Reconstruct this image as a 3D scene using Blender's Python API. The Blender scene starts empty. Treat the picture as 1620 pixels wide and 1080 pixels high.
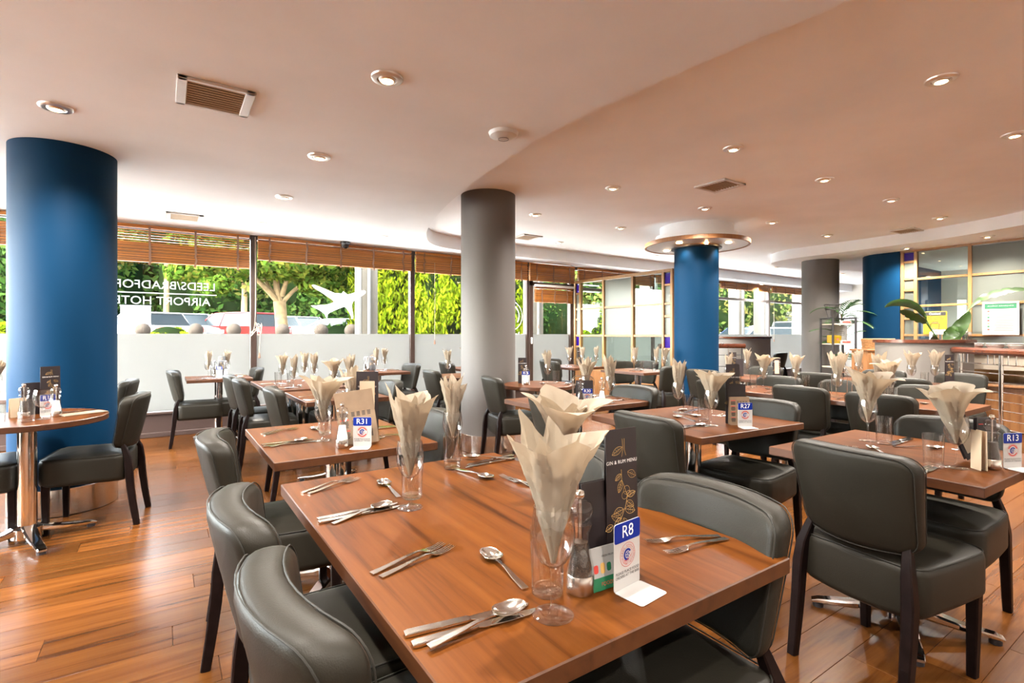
import bpy, bmesh, math, random
import numpy as np
from mathutils import Vector, Matrix, Euler

sc = bpy.context.scene
COL = sc.collection
R = math.radians
random.seed(7)

# ------------------------------------------------------------------ camera, sky, sun, exposure
H = 1.25                                    # eye height
A = math.atan2(1200.0, 812.0)               # room axis X is this far right of the viewing direction
SA, CA = math.sin(A), math.cos(A)
cam_d = bpy.data.cameras.new('camera')
cam_d.sensor_width = 36.0
cam_d.sensor_fit = 'HORIZONTAL'
cam_d.lens = 812.0 / 1620.0 * 36.0
cam_d.shift_y = -10.0 / 1620.0
cam_d.clip_start = 0.05
cam_d.clip_end = 300
cam = bpy.data.objects.new('camera', cam_d)
COL.objects.link(cam)
cam.location = (0, 0, H)
cam.rotation_euler = (R(90), 0, -math.asin(CA))
sc.camera = cam

SUN_DIR = Vector((-0.72, -0.16, 0.68)).normalized()     # towards the sun
world = bpy.data.worlds.new('sky')
sc.world = world
world.use_nodes = True
wn = world.node_tree
wn.nodes.clear()
w_out = wn.nodes.new('ShaderNodeOutputWorld')
w_bg = wn.nodes.new('ShaderNodeBackground')
w_sky = wn.nodes.new('ShaderNodeTexSky')
w_sky.sky_type = 'NISHITA'
w_sky.sun_disc = False
w_sky.sun_elevation = math.asin(SUN_DIR.z)
w_sky.sun_rotation = math.atan2(SUN_DIR.x, SUN_DIR.y)
w_sky.air_density = 1.2
w_sky.dust_density = 2.5
w_sky.ozone_density = 1.0
w_bg.inputs['Strength'].default_value = 2.6
w_hs = wn.nodes.new('ShaderNodeHueSaturation')     # hazy, milky sky
w_hs.inputs['Saturation'].default_value = 0.35
wn.links.new(w_sky.outputs[0], w_hs.inputs['Color'])
wn.links.new(w_hs.outputs[0], w_bg.inputs['Color'])
wn.links.new(w_bg.outputs[0], w_out.inputs['Surface'])

sun_d = bpy.data.lights.new('sun', 'SUN')
sun_d.energy = 4.6
sun_d.angle = R(1.0)
sun_d.color = (1.0, 0.93, 0.8)
sun = bpy.data.objects.new('sun', sun_d)
COL.objects.link(sun)
sun.rotation_euler = SUN_DIR.to_track_quat('Z', 'Y').to_euler()
sun.location = (-8, -6, 12)

LAMP_W = 82.0
LAMP_COL = (1.0, 0.93, 0.84)
sc.view_settings.view_transform = 'Standard'
sc.view_settings.look = 'None'
sc.view_settings.gamma = 1.0
sc.view_settings.use_curve_mapping = False
sc.view_settings.exposure = 2.12
sc.cycles.max_bounces = 10
sc.cycles.diffuse_bounces = 6
sc.cycles.glossy_bounces = 4
sc.cycles.transmission_bounces = 6
sc.cycles.transparent_max_bounces = 40
sc.cycles.caustics_reflective = False
sc.cycles.caustics_refractive = False
sc.cycles.sample_clamp_indirect = 4.0


def at(px, py, z):
    """point at height z on the sight line measured at (px, py) of the photograph"""
    d = 812.0 * (H - z) / (py - 530.0)
    l = (px - 810.0) / 812.0 * d
    return (l * SA + d * CA, -l * CA + d * SA)


# ------------------------------------------------------------------ materials
MATS = {}


def nd(nt, t, **kw):
    n = nt.nodes.new(t)
    for k, v in kw.items():
        setattr(n, k, v)
    return n


def base_mat(name):
    m = bpy.data.materials.new(name)
    m.use_nodes = True
    MATS[name] = m
    return m, m.node_tree, m.node_tree.nodes['Principled BSDF']


def mat(name, col, rough=0.5, metal=0.0, spec=None, noise=0.0, nscale=8.0, bump=0.0, bscale=60.0, emit=None, estr=0.0, coat=0.0, sheen=0.0):
    m, nt, b = base_mat(name)
    b.inputs['Base Color'].default_value = (*col, 1)
    b.inputs['Roughness'].default_value = rough
    b.inputs['Metallic'].default_value = metal
    if spec is not None:
        b.inputs['Specular IOR Level'].default_value = spec
    if coat:
        b.inputs['Coat Weight'].default_value = coat
        b.inputs['Coat Roughness'].default_value = 0.1
    if emit:
        b.inputs['Emission Color'].default_value = (*emit, 1)
        b.inputs['Emission Strength'].default_value = estr
    if noise or bump:
        tc = nd(nt, 'ShaderNodeTexCoord')
    if noise:
        n = nd(nt, 'ShaderNodeTexNoise')
        n.inputs['Scale'].default_value = nscale
        n.inputs['Detail'].default_value = 4
        nt.links.new(tc.outputs['Object'], n.inputs['Vector'])
        r = nd(nt, 'ShaderNodeValToRGB')
        r.color_ramp.elements[0].position = 0.3
        r.color_ramp.elements[1].position = 0.7
        r.color_ramp.elements[0].color = (*[c * (1 - noise) for c in col], 1)
        r.color_ramp.elements[1].color = (*[min(1, c * (1 + noise)) for c in col], 1)
        nt.links.new(n.outputs['Fac'], r.inputs['Fac'])
        nt.links.new(r.outputs['Color'], b.inputs['Base Color'])
    if bump:
        n2 = nd(nt, 'ShaderNodeTexNoise')
        n2.inputs['Scale'].default_value = bscale
        n2.inputs['Detail'].default_value = 3
        nt.links.new(tc.outputs['Object'], n2.inputs['Vector'])
        bp = nd(nt, 'ShaderNodeBump')
        bp.inputs['Strength'].default_value = bump
        bp.inputs['Distance'].default_value = 0.002
        nt.links.new(n2.outputs['Fac'], bp.inputs['Height'])
        nt.links.new(bp.outputs['Normal'], b.inputs['Normal'])
    return m


def wood_mat(name, light, mid, dark, rough, along='Y', streak=26.0, rnd='object', vary=0.35, coat=0.0, long=1.3, bump=0.05, spec=0.5):
    """grain stretched along one local axis; the offset and tone differ from piece to piece"""
    m, nt, b = base_mat(name)
    tc = nd(nt, 'ShaderNodeTexCoord')
    if rnd == 'object':
        oi = nd(nt, 'ShaderNodeObjectInfo')
        rv = oi.outputs['Random']
    else:
        ge = nd(nt, 'ShaderNodeNewGeometry')
        rv = ge.outputs['Random Per Island']
    off = nd(nt, 'ShaderNodeMath', operation='MULTIPLY')
    off.inputs[1].default_value = 37.0
    nt.links.new(rv, off.inputs[0])
    cx = nd(nt, 'ShaderNodeCombineXYZ')
    nt.links.new(off.outputs[0], cx.inputs[0])
    nt.links.new(off.outputs[0], cx.inputs[1])
    ad = nd(nt, 'ShaderNodeVectorMath', operation='ADD')
    nt.links.new(tc.outputs['Object'], ad.inputs[0])
    nt.links.new(cx.outputs[0], ad.inputs[1])
    mp = nd(nt, 'ShaderNodeMapping')
    s = {'X': (long, streak, streak), 'Y': (streak, long, streak), 'Z': (streak, streak, long)}[along]
    mp.inputs['Scale'].default_value = s
    nt.links.new(ad.outputs[0], mp.inputs['Vector'])
    n = nd(nt, 'ShaderNodeTexNoise')
    n.inputs['Scale'].default_value = 1.0
    n.inputs['Detail'].default_value = 6
    n.inputs['Roughness'].default_value = 0.62
    n.inputs['Distortion'].default_value = 0.6
    nt.links.new(mp.outputs[0], n.inputs['Vector'])
    cr = nd(nt, 'ShaderNodeValToRGB')
    e = cr.color_ramp.elements
    e[0].position = 0.30
    e[0].color = (*dark, 1)
    e[1].position = 0.70
    e[1].color = (*light, 1)
    k = cr.color_ramp.elements.new(0.46)
    k.color = (*mid, 1)
    nt.links.new(n.outputs['Fac'], cr.inputs['Fac'])
    hv = nd(nt, 'ShaderNodeHueSaturation')
    mr = nd(nt, 'ShaderNodeMapRange')
    mr.inputs['To Min'].default_value = 1 - vary
    mr.inputs['To Max'].default_value = 1 + vary
    nt.links.new(rv, mr.inputs['Value'])
    nt.links.new(mr.outputs[0], hv.inputs['Value'])
    nt.links.new(cr.outputs['Color'], hv.inputs['Color'])
    nt.links.new(hv.outputs['Color'], b.inputs['Base Color'])
    b.inputs['Roughness'].default_value = rough
    b.inputs['Specular IOR Level'].default_value = spec
    if coat:
        b.inputs['Coat Weight'].default_value = coat
        b.inputs['Coat Roughness'].default_value = 0.15
    if bump:
        bp = nd(nt, 'ShaderNodeBump')
        bp.inputs['Strength'].default_value = bump
        bp.inputs['Distance'].default_value = 0.002
        nt.links.new(n.outputs['Fac'], bp.inputs['Height'])
        nt.links.new(bp.outputs['Normal'], b.inputs['Normal'])
    return m


def glass_mat(name, tint=(1, 1, 1), ior=1.45, edge=0.0, rough=0.0, base=0.0):
    """thin clear sheet: passes light, mirrors by Fresnel"""
    m = bpy.data.materials.new(name)
    m.use_nodes = True
    MATS[name] = m
    nt = m.node_tree
    nt.nodes.clear()
    o = nd(nt, 'ShaderNodeOutputMaterial')
    t = nd(nt, 'ShaderNodeBsdfTransparent')
    t.inputs['Color'].default_value = (*tint, 1)
    g = nd(nt, 'ShaderNodeBsdfGlossy')
    g.inputs['Roughness'].default_value = rough
    f = nd(nt, 'ShaderNodeFresnel')
    ge = nd(nt, 'ShaderNodeNewGeometry')
    mr = nd(nt, 'ShaderNodeMapRange')          # the sheet mirrors alike from both sides
    mr.inputs['To Min'].default_value = ior
    mr.inputs['To Max'].default_value = 1.0 / ior
    nt.links.new(ge.outputs['Backfacing'], mr.inputs['Value'])
    nt.links.new(mr.outputs[0], f.inputs['IOR'])
    fac = f.outputs[0]
    if base:
        ad = nd(nt, 'ShaderNodeMath', operation='ADD')
        ad.inputs[1].default_value = base
        nt.links.new(fac, ad.inputs[0])
        fac = ad.outputs[0]
    if edge:
        l2 = nd(nt, 'ShaderNodeLayerWeight')
        l2.inputs['Blend'].default_value = 0.18
        m2 = nd(nt, 'ShaderNodeMath', operation='MULTIPLY')
        m2.inputs[1].default_value = 0.8
        nt.links.new(l2.outputs['Facing'], m2.inputs[0])
        a2 = nd(nt, 'ShaderNodeMath', operation='MAXIMUM')
        nt.links.new(fac, a2.inputs[0])
        nt.links.new(m2.outputs[0], a2.inputs[1])
        fac = a2.outputs[0]
    mx = nd(nt, 'ShaderNodeMixShader')
    nt.links.new(fac, mx.inputs[0])
    nt.links.new(t.outputs[0], mx.inputs[1])
    nt.links.new(g.outputs[0], mx.inputs[2])
    if edge:
        lw = nd(nt, 'ShaderNodeLayerWeight')
        lw.inputs['Blend'].default_value = 0.35
        cr = nd(nt, 'ShaderNodeValToRGB')
        cr.color_ramp.elements[0].color = (*tint, 1)
        cr.color_ramp.elements[0].position = 0.35
        cr.color_ramp.elements[1].color = (*[c * (1 - edge) for c in tint], 1)
        nt.links.new(lw.outputs['Facing'], cr.inputs['Fac'])
        nt.links.new(cr.outputs[0], t.inputs['Color'])
    nt.links.new(mx.outputs[0], o.inputs['Surface'])
    return m


def film_mat(name, col, trans=0.7, clear=0.0, rough=0.4):
    """frosted sheet: scatters light through"""
    m = bpy.data.materials.new(name)
    m.use_nodes = True
    MATS[name] = m
    nt = m.node_tree
    nt.nodes.clear()
    o = nd(nt, 'ShaderNodeOutputMaterial')
    d = nd(nt, 'ShaderNodeBsdfDiffuse')
    d.inputs['Color'].default_value = (*col, 1)
    t = nd(nt, 'ShaderNodeBsdfTranslucent')
    t.inputs['Color'].default_value = (*col, 1)
    mx = nd(nt, 'ShaderNodeMixShader')
    mx.inputs[0].default_value = trans
    nt.links.new(d.outputs[0], mx.inputs[1])
    nt.links.new(t.outputs[0], mx.inputs[2])
    last = mx
    if clear:
        tr = nd(nt, 'ShaderNodeBsdfTransparent')
        m2 = nd(nt, 'ShaderNodeMixShader')
        m2.inputs[0].default_value = clear
        nt.links.new(last.outputs[0], m2.inputs[1])
        nt.links.new(tr.outputs[0], m2.inputs[2])
        last = m2
    g = nd(nt, 'ShaderNodeBsdfGlossy')
    g.inputs['Roughness'].default_value = rough
    f = nd(nt, 'ShaderNodeFresnel')
    m3 = nd(nt, 'ShaderNodeMixShader')
    nt.links.new(f.outputs[0], m3.inputs[0])
    nt.links.new(last.outputs[0], m3.inputs[1])
    nt.links.new(g.outputs[0], m3.inputs[2])
    nt.links.new(m3.outputs[0], o.inputs['Surface'])
    return m


def leaf_mat(name, cols, trans=0.35):
    m = bpy.data.materials.new(name)
    m.use_nodes = True
    MATS[name] = m
    nt = m.node_tree
    nt.nodes.clear()
    o = nd(nt, 'ShaderNodeOutputMaterial')
    ge = nd(nt, 'ShaderNodeNewGeometry')
    cr = nd(nt, 'ShaderNodeValToRGB')
    e = cr.color_ramp.elements
    e[0].color = (*cols[0], 1)
    e[1].color = (*cols[-1], 1)
    for i, c in enumerate(cols[1:-1]):
        k = e.new((i + 1) / (len(cols) - 1))
        k.color = (*c, 1)
    nt.links.new(ge.outputs['Random Per Island'], cr.inputs['Fac'])
    d = nd(nt, 'ShaderNodeBsdfDiffuse')
    t = nd(nt, 'ShaderNodeBsdfTranslucent')
    nt.links.new(cr.outputs[0], d.inputs['Color'])
    nt.links.new(cr.outputs[0], t.inputs['Color'])
    mx = nd(nt, 'ShaderNodeMixShader')
    mx.inputs[0].default_value = trans
    nt.links.new(d.outputs[0], mx.inputs[1])
    nt.links.new(t.outputs[0], mx.inputs[2])
    nt.links.new(mx.outputs[0], o.inputs['Surface'])
    return m


M_ceil_shaded = mat('low_ceiling_shaded', (0.82, 0.845, 0.875), 0.8, noise=0.05, nscale=1.2)  # same ceiling paint, darkened so its colour stands in for shade on the lower level
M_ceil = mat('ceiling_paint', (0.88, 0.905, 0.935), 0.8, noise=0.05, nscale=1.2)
M_wall = mat('wall_paint', (0.80, 0.77, 0.72), 0.8)
M_blue = mat('blue_paint', (0.0003, 0.0221, 0.0596), 0.6, spec=0.10, bump=0.15, bscale=220)
M_lowwall = mat('low_wall_paint', (0.1600, 0.1460, 0.1320), 0.6)
M_grey = mat('grey_paint', (0.1034, 0.0934, 0.0876), 0.6, bump=0.1, bscale=200)
M_chrome = mat('chrome', (0.86, 0.84, 0.82), 0.07, 1.0)
M_steel = mat('steel', (0.68, 0.65, 0.61), 0.13, 1.0)
M_satin = mat('satin_nickel', (0.78, 0.74, 0.70), 0.38, 1.0)
M_brushed = mat('brushed_steel', (0.72, 0.69, 0.65), 0.22, 1.0)
M_leather = mat('grey_leather', (0.0158, 0.0139, 0.0102), 0.46, noise=0.08, nscale=5, bump=0.22, bscale=420, spec=0.17)
M_piping = mat('leather_piping', (0.020, 0.019, 0.016), 0.6, spec=0.2)
M_legwood = mat('espresso_wood', (0.0070, 0.0038, 0.0035), 0.38, spec=0.10, noise=0.3, nscale=30)
M_walnut = wood_mat('walnut_top', (0.0875, 0.0281, 0.0053), (0.0649, 0.0187, 0.0032), (0.0234, 0.0067, 0.0014), 0.36, 'Y', 30, vary=0.06, spec=0.05)
M_walnut_e = wood_mat('walnut_edge', (0.0687, 0.0237, 0.0069), (0.0534, 0.0172, 0.0050), (0.0267, 0.0084, 0.0027), 0.4, 'Y', 30, vary=0.06)
M_oak = wood_mat('oak_frame', (0.2614, 0.1433, 0.0506), (0.2319, 0.1181, 0.0379), (0.1771, 0.0843, 0.0253), 0.4, 'Z', 30, vary=0.08)
M_rail = wood_mat('mahogany', (0.1200, 0.0330, 0.0150), (0.0900, 0.0240, 0.0108), (0.0480, 0.0120, 0.0060), 0.25, 'X', 20, vary=0.1, coat=0.3)
M_cabinet = wood_mat('orange_cabinet_wood', (0.3000, 0.1380, 0.0480), (0.2520, 0.1080, 0.0360), (0.1800, 0.0720, 0.0240), 0.45, 'Z', 20, vary=0.1)
M_plank = wood_mat('floor_wood', (0.0954, 0.0352, 0.0083), (0.0693, 0.0231, 0.0048), (0.0331, 0.0095, 0.0018), 0.27, 'X', 22, vary=0.26, long=1.1, spec=0.09)
M_plank_i = wood_mat('floor_wood_far', (0.0954, 0.0352, 0.0083), (0.0693, 0.0231, 0.0048), (0.0331, 0.0095, 0.0018), 0.27, 'X', 22, rnd='island', vary=0.26, long=1.1, spec=0.09)
M_gap = mat('floor_joint', (0.16, 0.09, 0.05), 0.6)
M_plinth = mat('dark_brown_plinth', (0.045, 0.025, 0.02), 0.5)
M_mullion = mat('bronze_frame', (0.035, 0.02, 0.016), 0.4)
M_greyframe = mat('grey_frame', (0.16, 0.14, 0.135), 0.4)
M_glass = glass_mat('window_glass', (0.97, 0.99, 0.98))
M_clear = glass_mat('table_glass', (0.99, 0.99, 0.985), 1.45, edge=0.10, base=0.03, rough=0.03)
M_acrylic = glass_mat('clear_acrylic', (0.97, 0.97, 0.97), 1.5, edge=0.15, base=0.06, rough=0.04)
M_green_glass = glass_mat('partition_glass', (0.86, 0.95, 0.92), 1.5, base=0.03)
M_frost = film_mat('frosted_film', (0.38, 0.37, 0.35), 0.86, 0.02)
M_frostpane = film_mat('frosted_pane', (0.1913, 0.2072, 0.1754), 0.55, 0.08, 0.3)
M_bluepane = film_mat('violet_pane', (0.05, 0.01, 0.45), 0.7, 0.25, 0.1)
M_vinyl = film_mat('white_vinyl', (0.75, 0.75, 0.74), 0.75, 0.0)
M_blind = wood_mat('blind_slat_wood', (0.4500, 0.1710, 0.0252), (0.3600, 0.1260, 0.0162), (0.1980, 0.0630, 0.0081), 0.45, 'X', 60, rnd='island', vary=0.45)
M_tape = mat('ladder_tape', (0.20, 0.11, 0.075), 0.8)
M_cord = mat('blind_cord', (0.45, 0.38, 0.30), 0.8)
M_white = mat('white_enamel', (0.6150, 0.6000, 0.5850), 0.35)
M_whiteplastic = mat('white_plastic', (0.4225, 0.4127, 0.4029), 0.3)
M_darkgap = mat('duct_shadow', (0.05, 0.035, 0.025), 0.8)
M_blueprint = mat('blue_print', (0.004, 0.020, 0.21), 0.4, spec=0.2)
M_redprint = mat('red_print', (0.45, 0.04, 0.03), 0.5)
M_blackprint = mat('black_print', (0.02, 0.02, 0.02), 0.5)
M_whiteprint = mat('white_print', (0.2956, 0.2923, 0.2856), 0.5)
M_number = mat('white_numerals', (0.85, 0.84, 0.82), 0.5)
M_goldprint = mat('gold_print', (0.50, 0.30, 0.09), 0.45)
M_card = mat('black_card', (0.0154, 0.0105, 0.0119), 0.42)
M_kraft = mat('kraft_paper', (0.2156, 0.1421, 0.0882), 0.8, noise=0.08, nscale=20)
M_kraftlight = mat('cream_page', (0.4284, 0.3272, 0.2261), 0.7)
M_greencard = mat('green_print', (0.01, 0.12, 0.05), 0.5)
M_pepper = mat('peppercorns', (0.0300, 0.0180, 0.0108), 0.5, noise=0.9, nscale=300, bump=0.8, bscale=300)
M_salt = mat('salt', (0.85, 0.82, 0.78), 0.7, bump=0.5, bscale=300)
M_lamp = mat('lamp_glow', (1, 0.8, 0.5), 0.5, emit=(1.0, 0.66, 0.32), estr=11.0)
M_terracotta = mat('grey_pot', (0.30, 0.28, 0.27), 0.5)
M_black = mat('black_metal', (0.02, 0.018, 0.02), 0.4)
M_yellow = mat('yellow_print', (0.3136, 0.2029, 0.0074), 0.5)
M_wicker = mat('wicker', (0.2750, 0.1320, 0.0440), 0.7, noise=0.35, nscale=60, bump=1.0, bscale=120)
M_concrete = mat('pillar_render', (0.0478, 0.0421, 0.0338), 0.8, noise=0.06, nscale=6, spec=0.05)
M_pillartrim = mat('pillar_trim', (0.0648, 0.0630, 0.0594), 0.6, spec=0.05)
M_stone = mat('ball_stone', (0.0192, 0.0150, 0.0118), 0.9, noise=0.2, nscale=12, spec=0.05)
M_asphalt = mat('asphalt', (0.3200, 0.3100, 0.2950), 0.9, noise=0.15, nscale=4, spec=0.05)
M_paving = mat('paving', (0.74, 0.71, 0.66), 0.9, noise=0.1, nscale=3)
M_bark = mat('bark', (0.0850, 0.0580, 0.0300), 0.9, noise=0.35, nscale=9, bump=0.8, bscale=14, spec=0.05)
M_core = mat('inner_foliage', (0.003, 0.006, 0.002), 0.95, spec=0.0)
M_leaf_tree = leaf_mat('plane_tree_leaf', [(0.0091, 0.0229, 0.0022), (0.0214, 0.0428, 0.0048), (0.0396, 0.0609, 0.0076), (0.0671, 0.0638, 0.0091)])
M_leaf_hedge = leaf_mat('laurel_leaf', [(0.0036, 0.0113, 0.0023), (0.0095, 0.0248, 0.0049), (0.0190, 0.0398, 0.0077), (0.0320, 0.0511, 0.0113)])
M_leaf_gold = leaf_mat('golden_conifer_leaf', [(0.0271, 0.0462, 0.0016), (0.0517, 0.0704, 0.0026), (0.0787, 0.0894, 0.0042)])
M_leaf_mid = leaf_mat('mixed_leaf', [(0.0091, 0.0214, 0.0048), (0.0243, 0.0410, 0.0076), (0.0519, 0.0581, 0.0139), (0.0700, 0.0548, 0.0152)])
M_frond = mat('palm_frond', (0.0234, 0.0728, 0.0130), 0.45, noise=0.3, nscale=10)
M_bigleaf = mat('bird_of_paradise_leaf', (0.0248, 0.0585, 0.0090), 0.35, noise=0.35, nscale=9)
M_stem = mat('plant_stem', (0.07, 0.15, 0.03), 0.5)
M_counter = mat('buffet_front', (0.3920, 0.3360, 0.2660), 0.5)
M_china = mat('white_china', (0.5950, 0.5740, 0.5320), 0.2)
M_carglass = mat('car_glass', (0.004, 0.006, 0.007), 0.2, spec=0.05)
M_tyre = mat('tyre', (0.02, 0.02, 0.02), 0.8)


def napkin_material():
    m, nt, b = base_mat('napkin_paper')
    b.inputs['Base Color'].default_value = (0.27, 0.222, 0.168, 1)
    b.inputs['Roughness'].default_value = 0.9
    out = nt.nodes['Material Output']
    t = nd(nt, 'ShaderNodeBsdfTranslucent')
    t.inputs['Color'].default_value = (0.30, 0.223, 0.144, 1)
    mx = nd(nt, 'ShaderNodeMixShader')
    mx.inputs[0].default_value = 0.30
    nt.links.new(b.outputs[0], mx.inputs[1])
    nt.links.new(t.outputs[0], mx.inputs[2])
    nt.links.new(mx.outputs[0], out.inputs['Surface'])
    tc = nd(nt, 'ShaderNodeTexCoord')
    n = nd(nt, 'ShaderNodeTexNoise')
    n.inputs['Scale'].default_value = 45
    n.inputs['Detail'].default_value = 5
    nt.links.new(tc.outputs['Object'], n.inputs['Vector'])
    bp = nd(nt, 'ShaderNodeBump')
    bp.inputs['Strength'].default_value = 0.25
    bp.inputs['Distance'].default_value = 0.004
    nt.links.new(n.outputs['Fac'], bp.inputs['Height'])
    nt.links.new(bp.outputs['Normal'], b.inputs['Normal'])
    nt.links.new(bp.outputs['Normal'], t.inputs['Normal'])
    return m


M_napkin = napkin_material()


# ------------------------------------------------------------------ mesh helpers
class MB:
    def __init__(self):
        self.v, self.f = [], []

    def add(self, vs, fs):
        o = len(self.v)
        self.v += [tuple(p) for p in vs]
        self.f += [tuple(i + o for i in q) for q in fs]
        return self

    def box(self, x, y, z, sx, sy, sz, ch=0.0, rz=0.0):
        """centre, full sizes; ch chamfers the edges"""
        hx, hy, hz = sx / 2, sy / 2, sz / 2
        if ch <= 0:
            vs = [(i * hx, j * hy, k * hz) for k in (-1, 1) for j in (-1, 1) for i in (-1, 1)]
            fs = [(0, 2, 3, 1), (4, 5, 7, 6), (0, 1, 5, 4), (2, 6, 7, 3), (0, 4, 6, 2), (1, 3, 7, 5)]
        else:
            ring = [(-hx, -hy + ch), (-hx + ch, -hy), (hx - ch, -hy), (hx, -hy + ch), (hx, hy - ch), (hx - ch, hy), (-hx + ch, hy), (-hx, hy - ch)]
            ins = [(max(-hx + ch, min(hx - ch, a)), max(-hy + ch, min(hy - ch, b))) for a, b in ring]
            vs = [(a, b, -hz) for a, b in ins] + [(a, b, -hz + ch) for a, b in ring] + [(a, b, hz - ch) for a, b in ring] + [(a, b, hz) for a, b in ins]
            fs = [tuple(range(7, -1, -1)), tuple(range(24, 32))]
            for L in range(3):
                for i in range(8):
                    j = (i + 1) % 8
                    fs.append((L * 8 + i, L * 8 + j, L * 8 + 8 + j, L * 8 + 8 + i))
        c, s = math.cos(rz), math.sin(rz)
        return self.add([(x + a * c - b * s, y + a * s + b * c, z + k) for a, b, k in vs], fs)

    def lathe(self, prof, n=24, cx=0, cy=0, cz=0):
        vs, fs = [], []
        for r, z in prof:
            for i in range(n):
                t = 2 * math.pi * i / n
                vs.append((cx + r * math.cos(t), cy + r * math.sin(t), cz + z))
        for k in range(len(prof) - 1):
            for i in range(n):
                j = (i + 1) % n
                fs.append((k * n + i, k * n + j, k * n + n + j, k * n + n + i))
        return self.add(vs, fs)

    def disc(self, r, z, n=24, cx=0, cy=0, up=True):
        vs = [(cx + r * math.cos(2 * math.pi * i / n), cy + r * math.sin(2 * math.pi * i / n), z) for i in range(n)]
        q = tuple(range(n))
        return self.add(vs, [q if up else q[::-1]])

    def cyl(self, r, z0, z1, n=24, cx=0, cy=0, r2=None):
        r2 = r if r2 is None else r2
        self.lathe([(r, z0), (r2, z1)], n, cx, cy)
        self.disc(r, z0, n, cx, cy, False)
        return self.disc(r2, z1, n, cx, cy, True)

    def tube(self, pts, rad, n=8, cap=True, closed=False):
        pts = [Vector(p) for p in pts]
        N = len(pts)
        rs = rad if isinstance(rad, (list, tuple)) else [rad] * N
        vs, fs = [], []
        prev = None
        for i, p in enumerate(pts):
            if closed:
                t = (pts[(i + 1) % N] - pts[i - 1])
            else:
                t = pts[min(i + 1, N - 1)] - pts[max(i - 1, 0)]
            if t.length < 1e-9:
                t = Vector((0, 0, 1))
            t.normalize()
            if prev is None:
                a = Vector((0, 0, 1)) if abs(t.z) < 0.9 else Vector((1, 0, 0))
                u = t.cross(a).normalized()
            else:
                u = (prev - t * prev.dot(t))
                u = u.normalized() if u.length > 1e-6 else t.orthogonal().normalized()
            prev = u
            w = t.cross(u)
            for k in range(n):
                a = 2 * math.pi * k / n
                vs.append(p + (u * math.cos(a) + w * math.sin(a)) * rs[i])
        for i in range(N if closed else N - 1):
            i2 = (i + 1) % N
            for k in range(n):
                k2 = (k + 1) % n
                fs.append((i * n + k, i * n + k2, i2 * n + k2, i2 * n + k))
        if cap and not closed:
            fs.append(tuple(range(n - 1, -1, -1)))
            fs.append(tuple((N - 1) * n + k for k in range(n)))
        return self.add(vs, fs)

    def sweep(self, pts, ws, hs, side=None, ch=0.25):
        """chamfered rectangular section swept along pts; ws = width along side, hs = thickness"""
        pts = [Vector(p) for p in pts]
        N = len(pts)
        ws = ws if isinstance(ws, (list, tuple)) else [ws] * N
        hs = hs if isinstance(hs, (list, tuple)) else [hs] * N
        vs, fs = [], []
        for i, p in enumerate(pts):
            t = (pts[min(i + 1, N - 1)] - pts[max(i - 1, 0)]).normalized()
            sd = Vector(side) if side else t.cross(Vector((0, 0, 1)))
            sd = (sd - t * sd.dot(t)).normalized()
            up = sd.cross(t)
            a, b = ws[i] / 2, hs[i] / 2
            c = ch * min(a, b)
            for x, y in ((-a, -b + c), (-a + c, -b), (a - c, -b), (a, -b + c), (a, b - c), (a - c, b), (-a + c, b), (-a, b - c)):
                vs.append(p + sd * x + up * y)
        for i in range(N - 1):
            for k in range(8):
                k2 = (k + 1) % 8
                fs.append((i * 8 + k, i * 8 + k2, i * 8 + 8 + k2, i * 8 + 8 + k))
        fs.append(tuple(range(7, -1, -1)))
        fs.append(tuple((N - 1) * 8 + k for k in range(8)))
        return self.add(vs, fs)

    def pad(self, W, Hh, r, T, er, fn=None, dome=0.0, cs=5, es=4, grid=True):
        """rounded-rectangle cushion: half sizes W x Hh, corner radius r, thickness T, edge radius er; fn bends each point"""
        def ring(m, z):
            rr = max(r - m, 0.001)
            w, h = max(W - m, 0.002), max(Hh - m, 0.002)
            rr = min(rr, w, h)
            out = []
            for cxs, cys, a0 in ((1, 1, 0), (-1, 1, 90), (-1, -1, 180), (1, -1, 270)):
                for i in range(cs + 1):
                    a = math.radians(a0 + 90 * i / cs)
                    out.append((cxs * (w - rr) + rr * math.cos(a), cys * (h - rr) + rr * math.sin(a), z))
                nx = ((-1, 1), (-1, -1), (1, -1), (1, 1))[(0, 1, 2, 3)[[(1, 1), (-1, 1), (-1, -1), (1, -1)].index((cxs, cys))]]
                p0 = out[-1]
                q = (nx[0] * (w - rr) + rr * math.cos(math.radians(a0 + 90)), nx[1] * (h - rr) + rr * math.sin(math.radians(a0 + 90)), z)
                for i in range(1, 5):
                    f = i / 5
                    out.append((p0[0] + (q[0] - p0[0]) * f, p0[1] + (q[1] - p0[1]) * f, z))
            return out
        rings = []
        steps = [0.12, 0.3, 0.55, 0.8]
        mn = min(W, Hh)
        inner = [mn * (1 - s) for s in steps if mn * (1 - s) > er * 1.3]
        zt = T / 2
        for m in inner:
            rings.append(ring(m, zt + dome * (1 - (1 - m / mn) ** 2)))
        for i in range(es + 1):
            a = math.pi / 2 * i / es
            rings.append(ring(er * (1 - math.sin(a)), zt - er + er * math.cos(a)))
        for i in range(es + 1):
            a = math.pi / 2 * i / es
            rings.append(ring(er * (1 - math.cos(a)), -zt + er - er * math.sin(a)))
        for m in reversed(inner):
            rings.append(ring(m, -zt))
        n = len(rings[0])
        vs = [p for rg in rings for p in rg]
        fs = []
        for k in range(len(rings) - 1):
            for i in range(n):
                j = (i + 1) % n
                fs.append((k * n + i, k * n + n + i, k * n + n + j, k * n + j))
        vs.append((0, 0, zt + dome))
        vs.append((0, 0, -zt))
        ct, cb = len(vs) - 2, len(vs) - 1
        L = (len(rings) - 1) * n
        for i in range(n):
            j = (i + 1) % n
            fs.append((ct, i, j))
            fs.append((cb, L + j, L + i))
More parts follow.
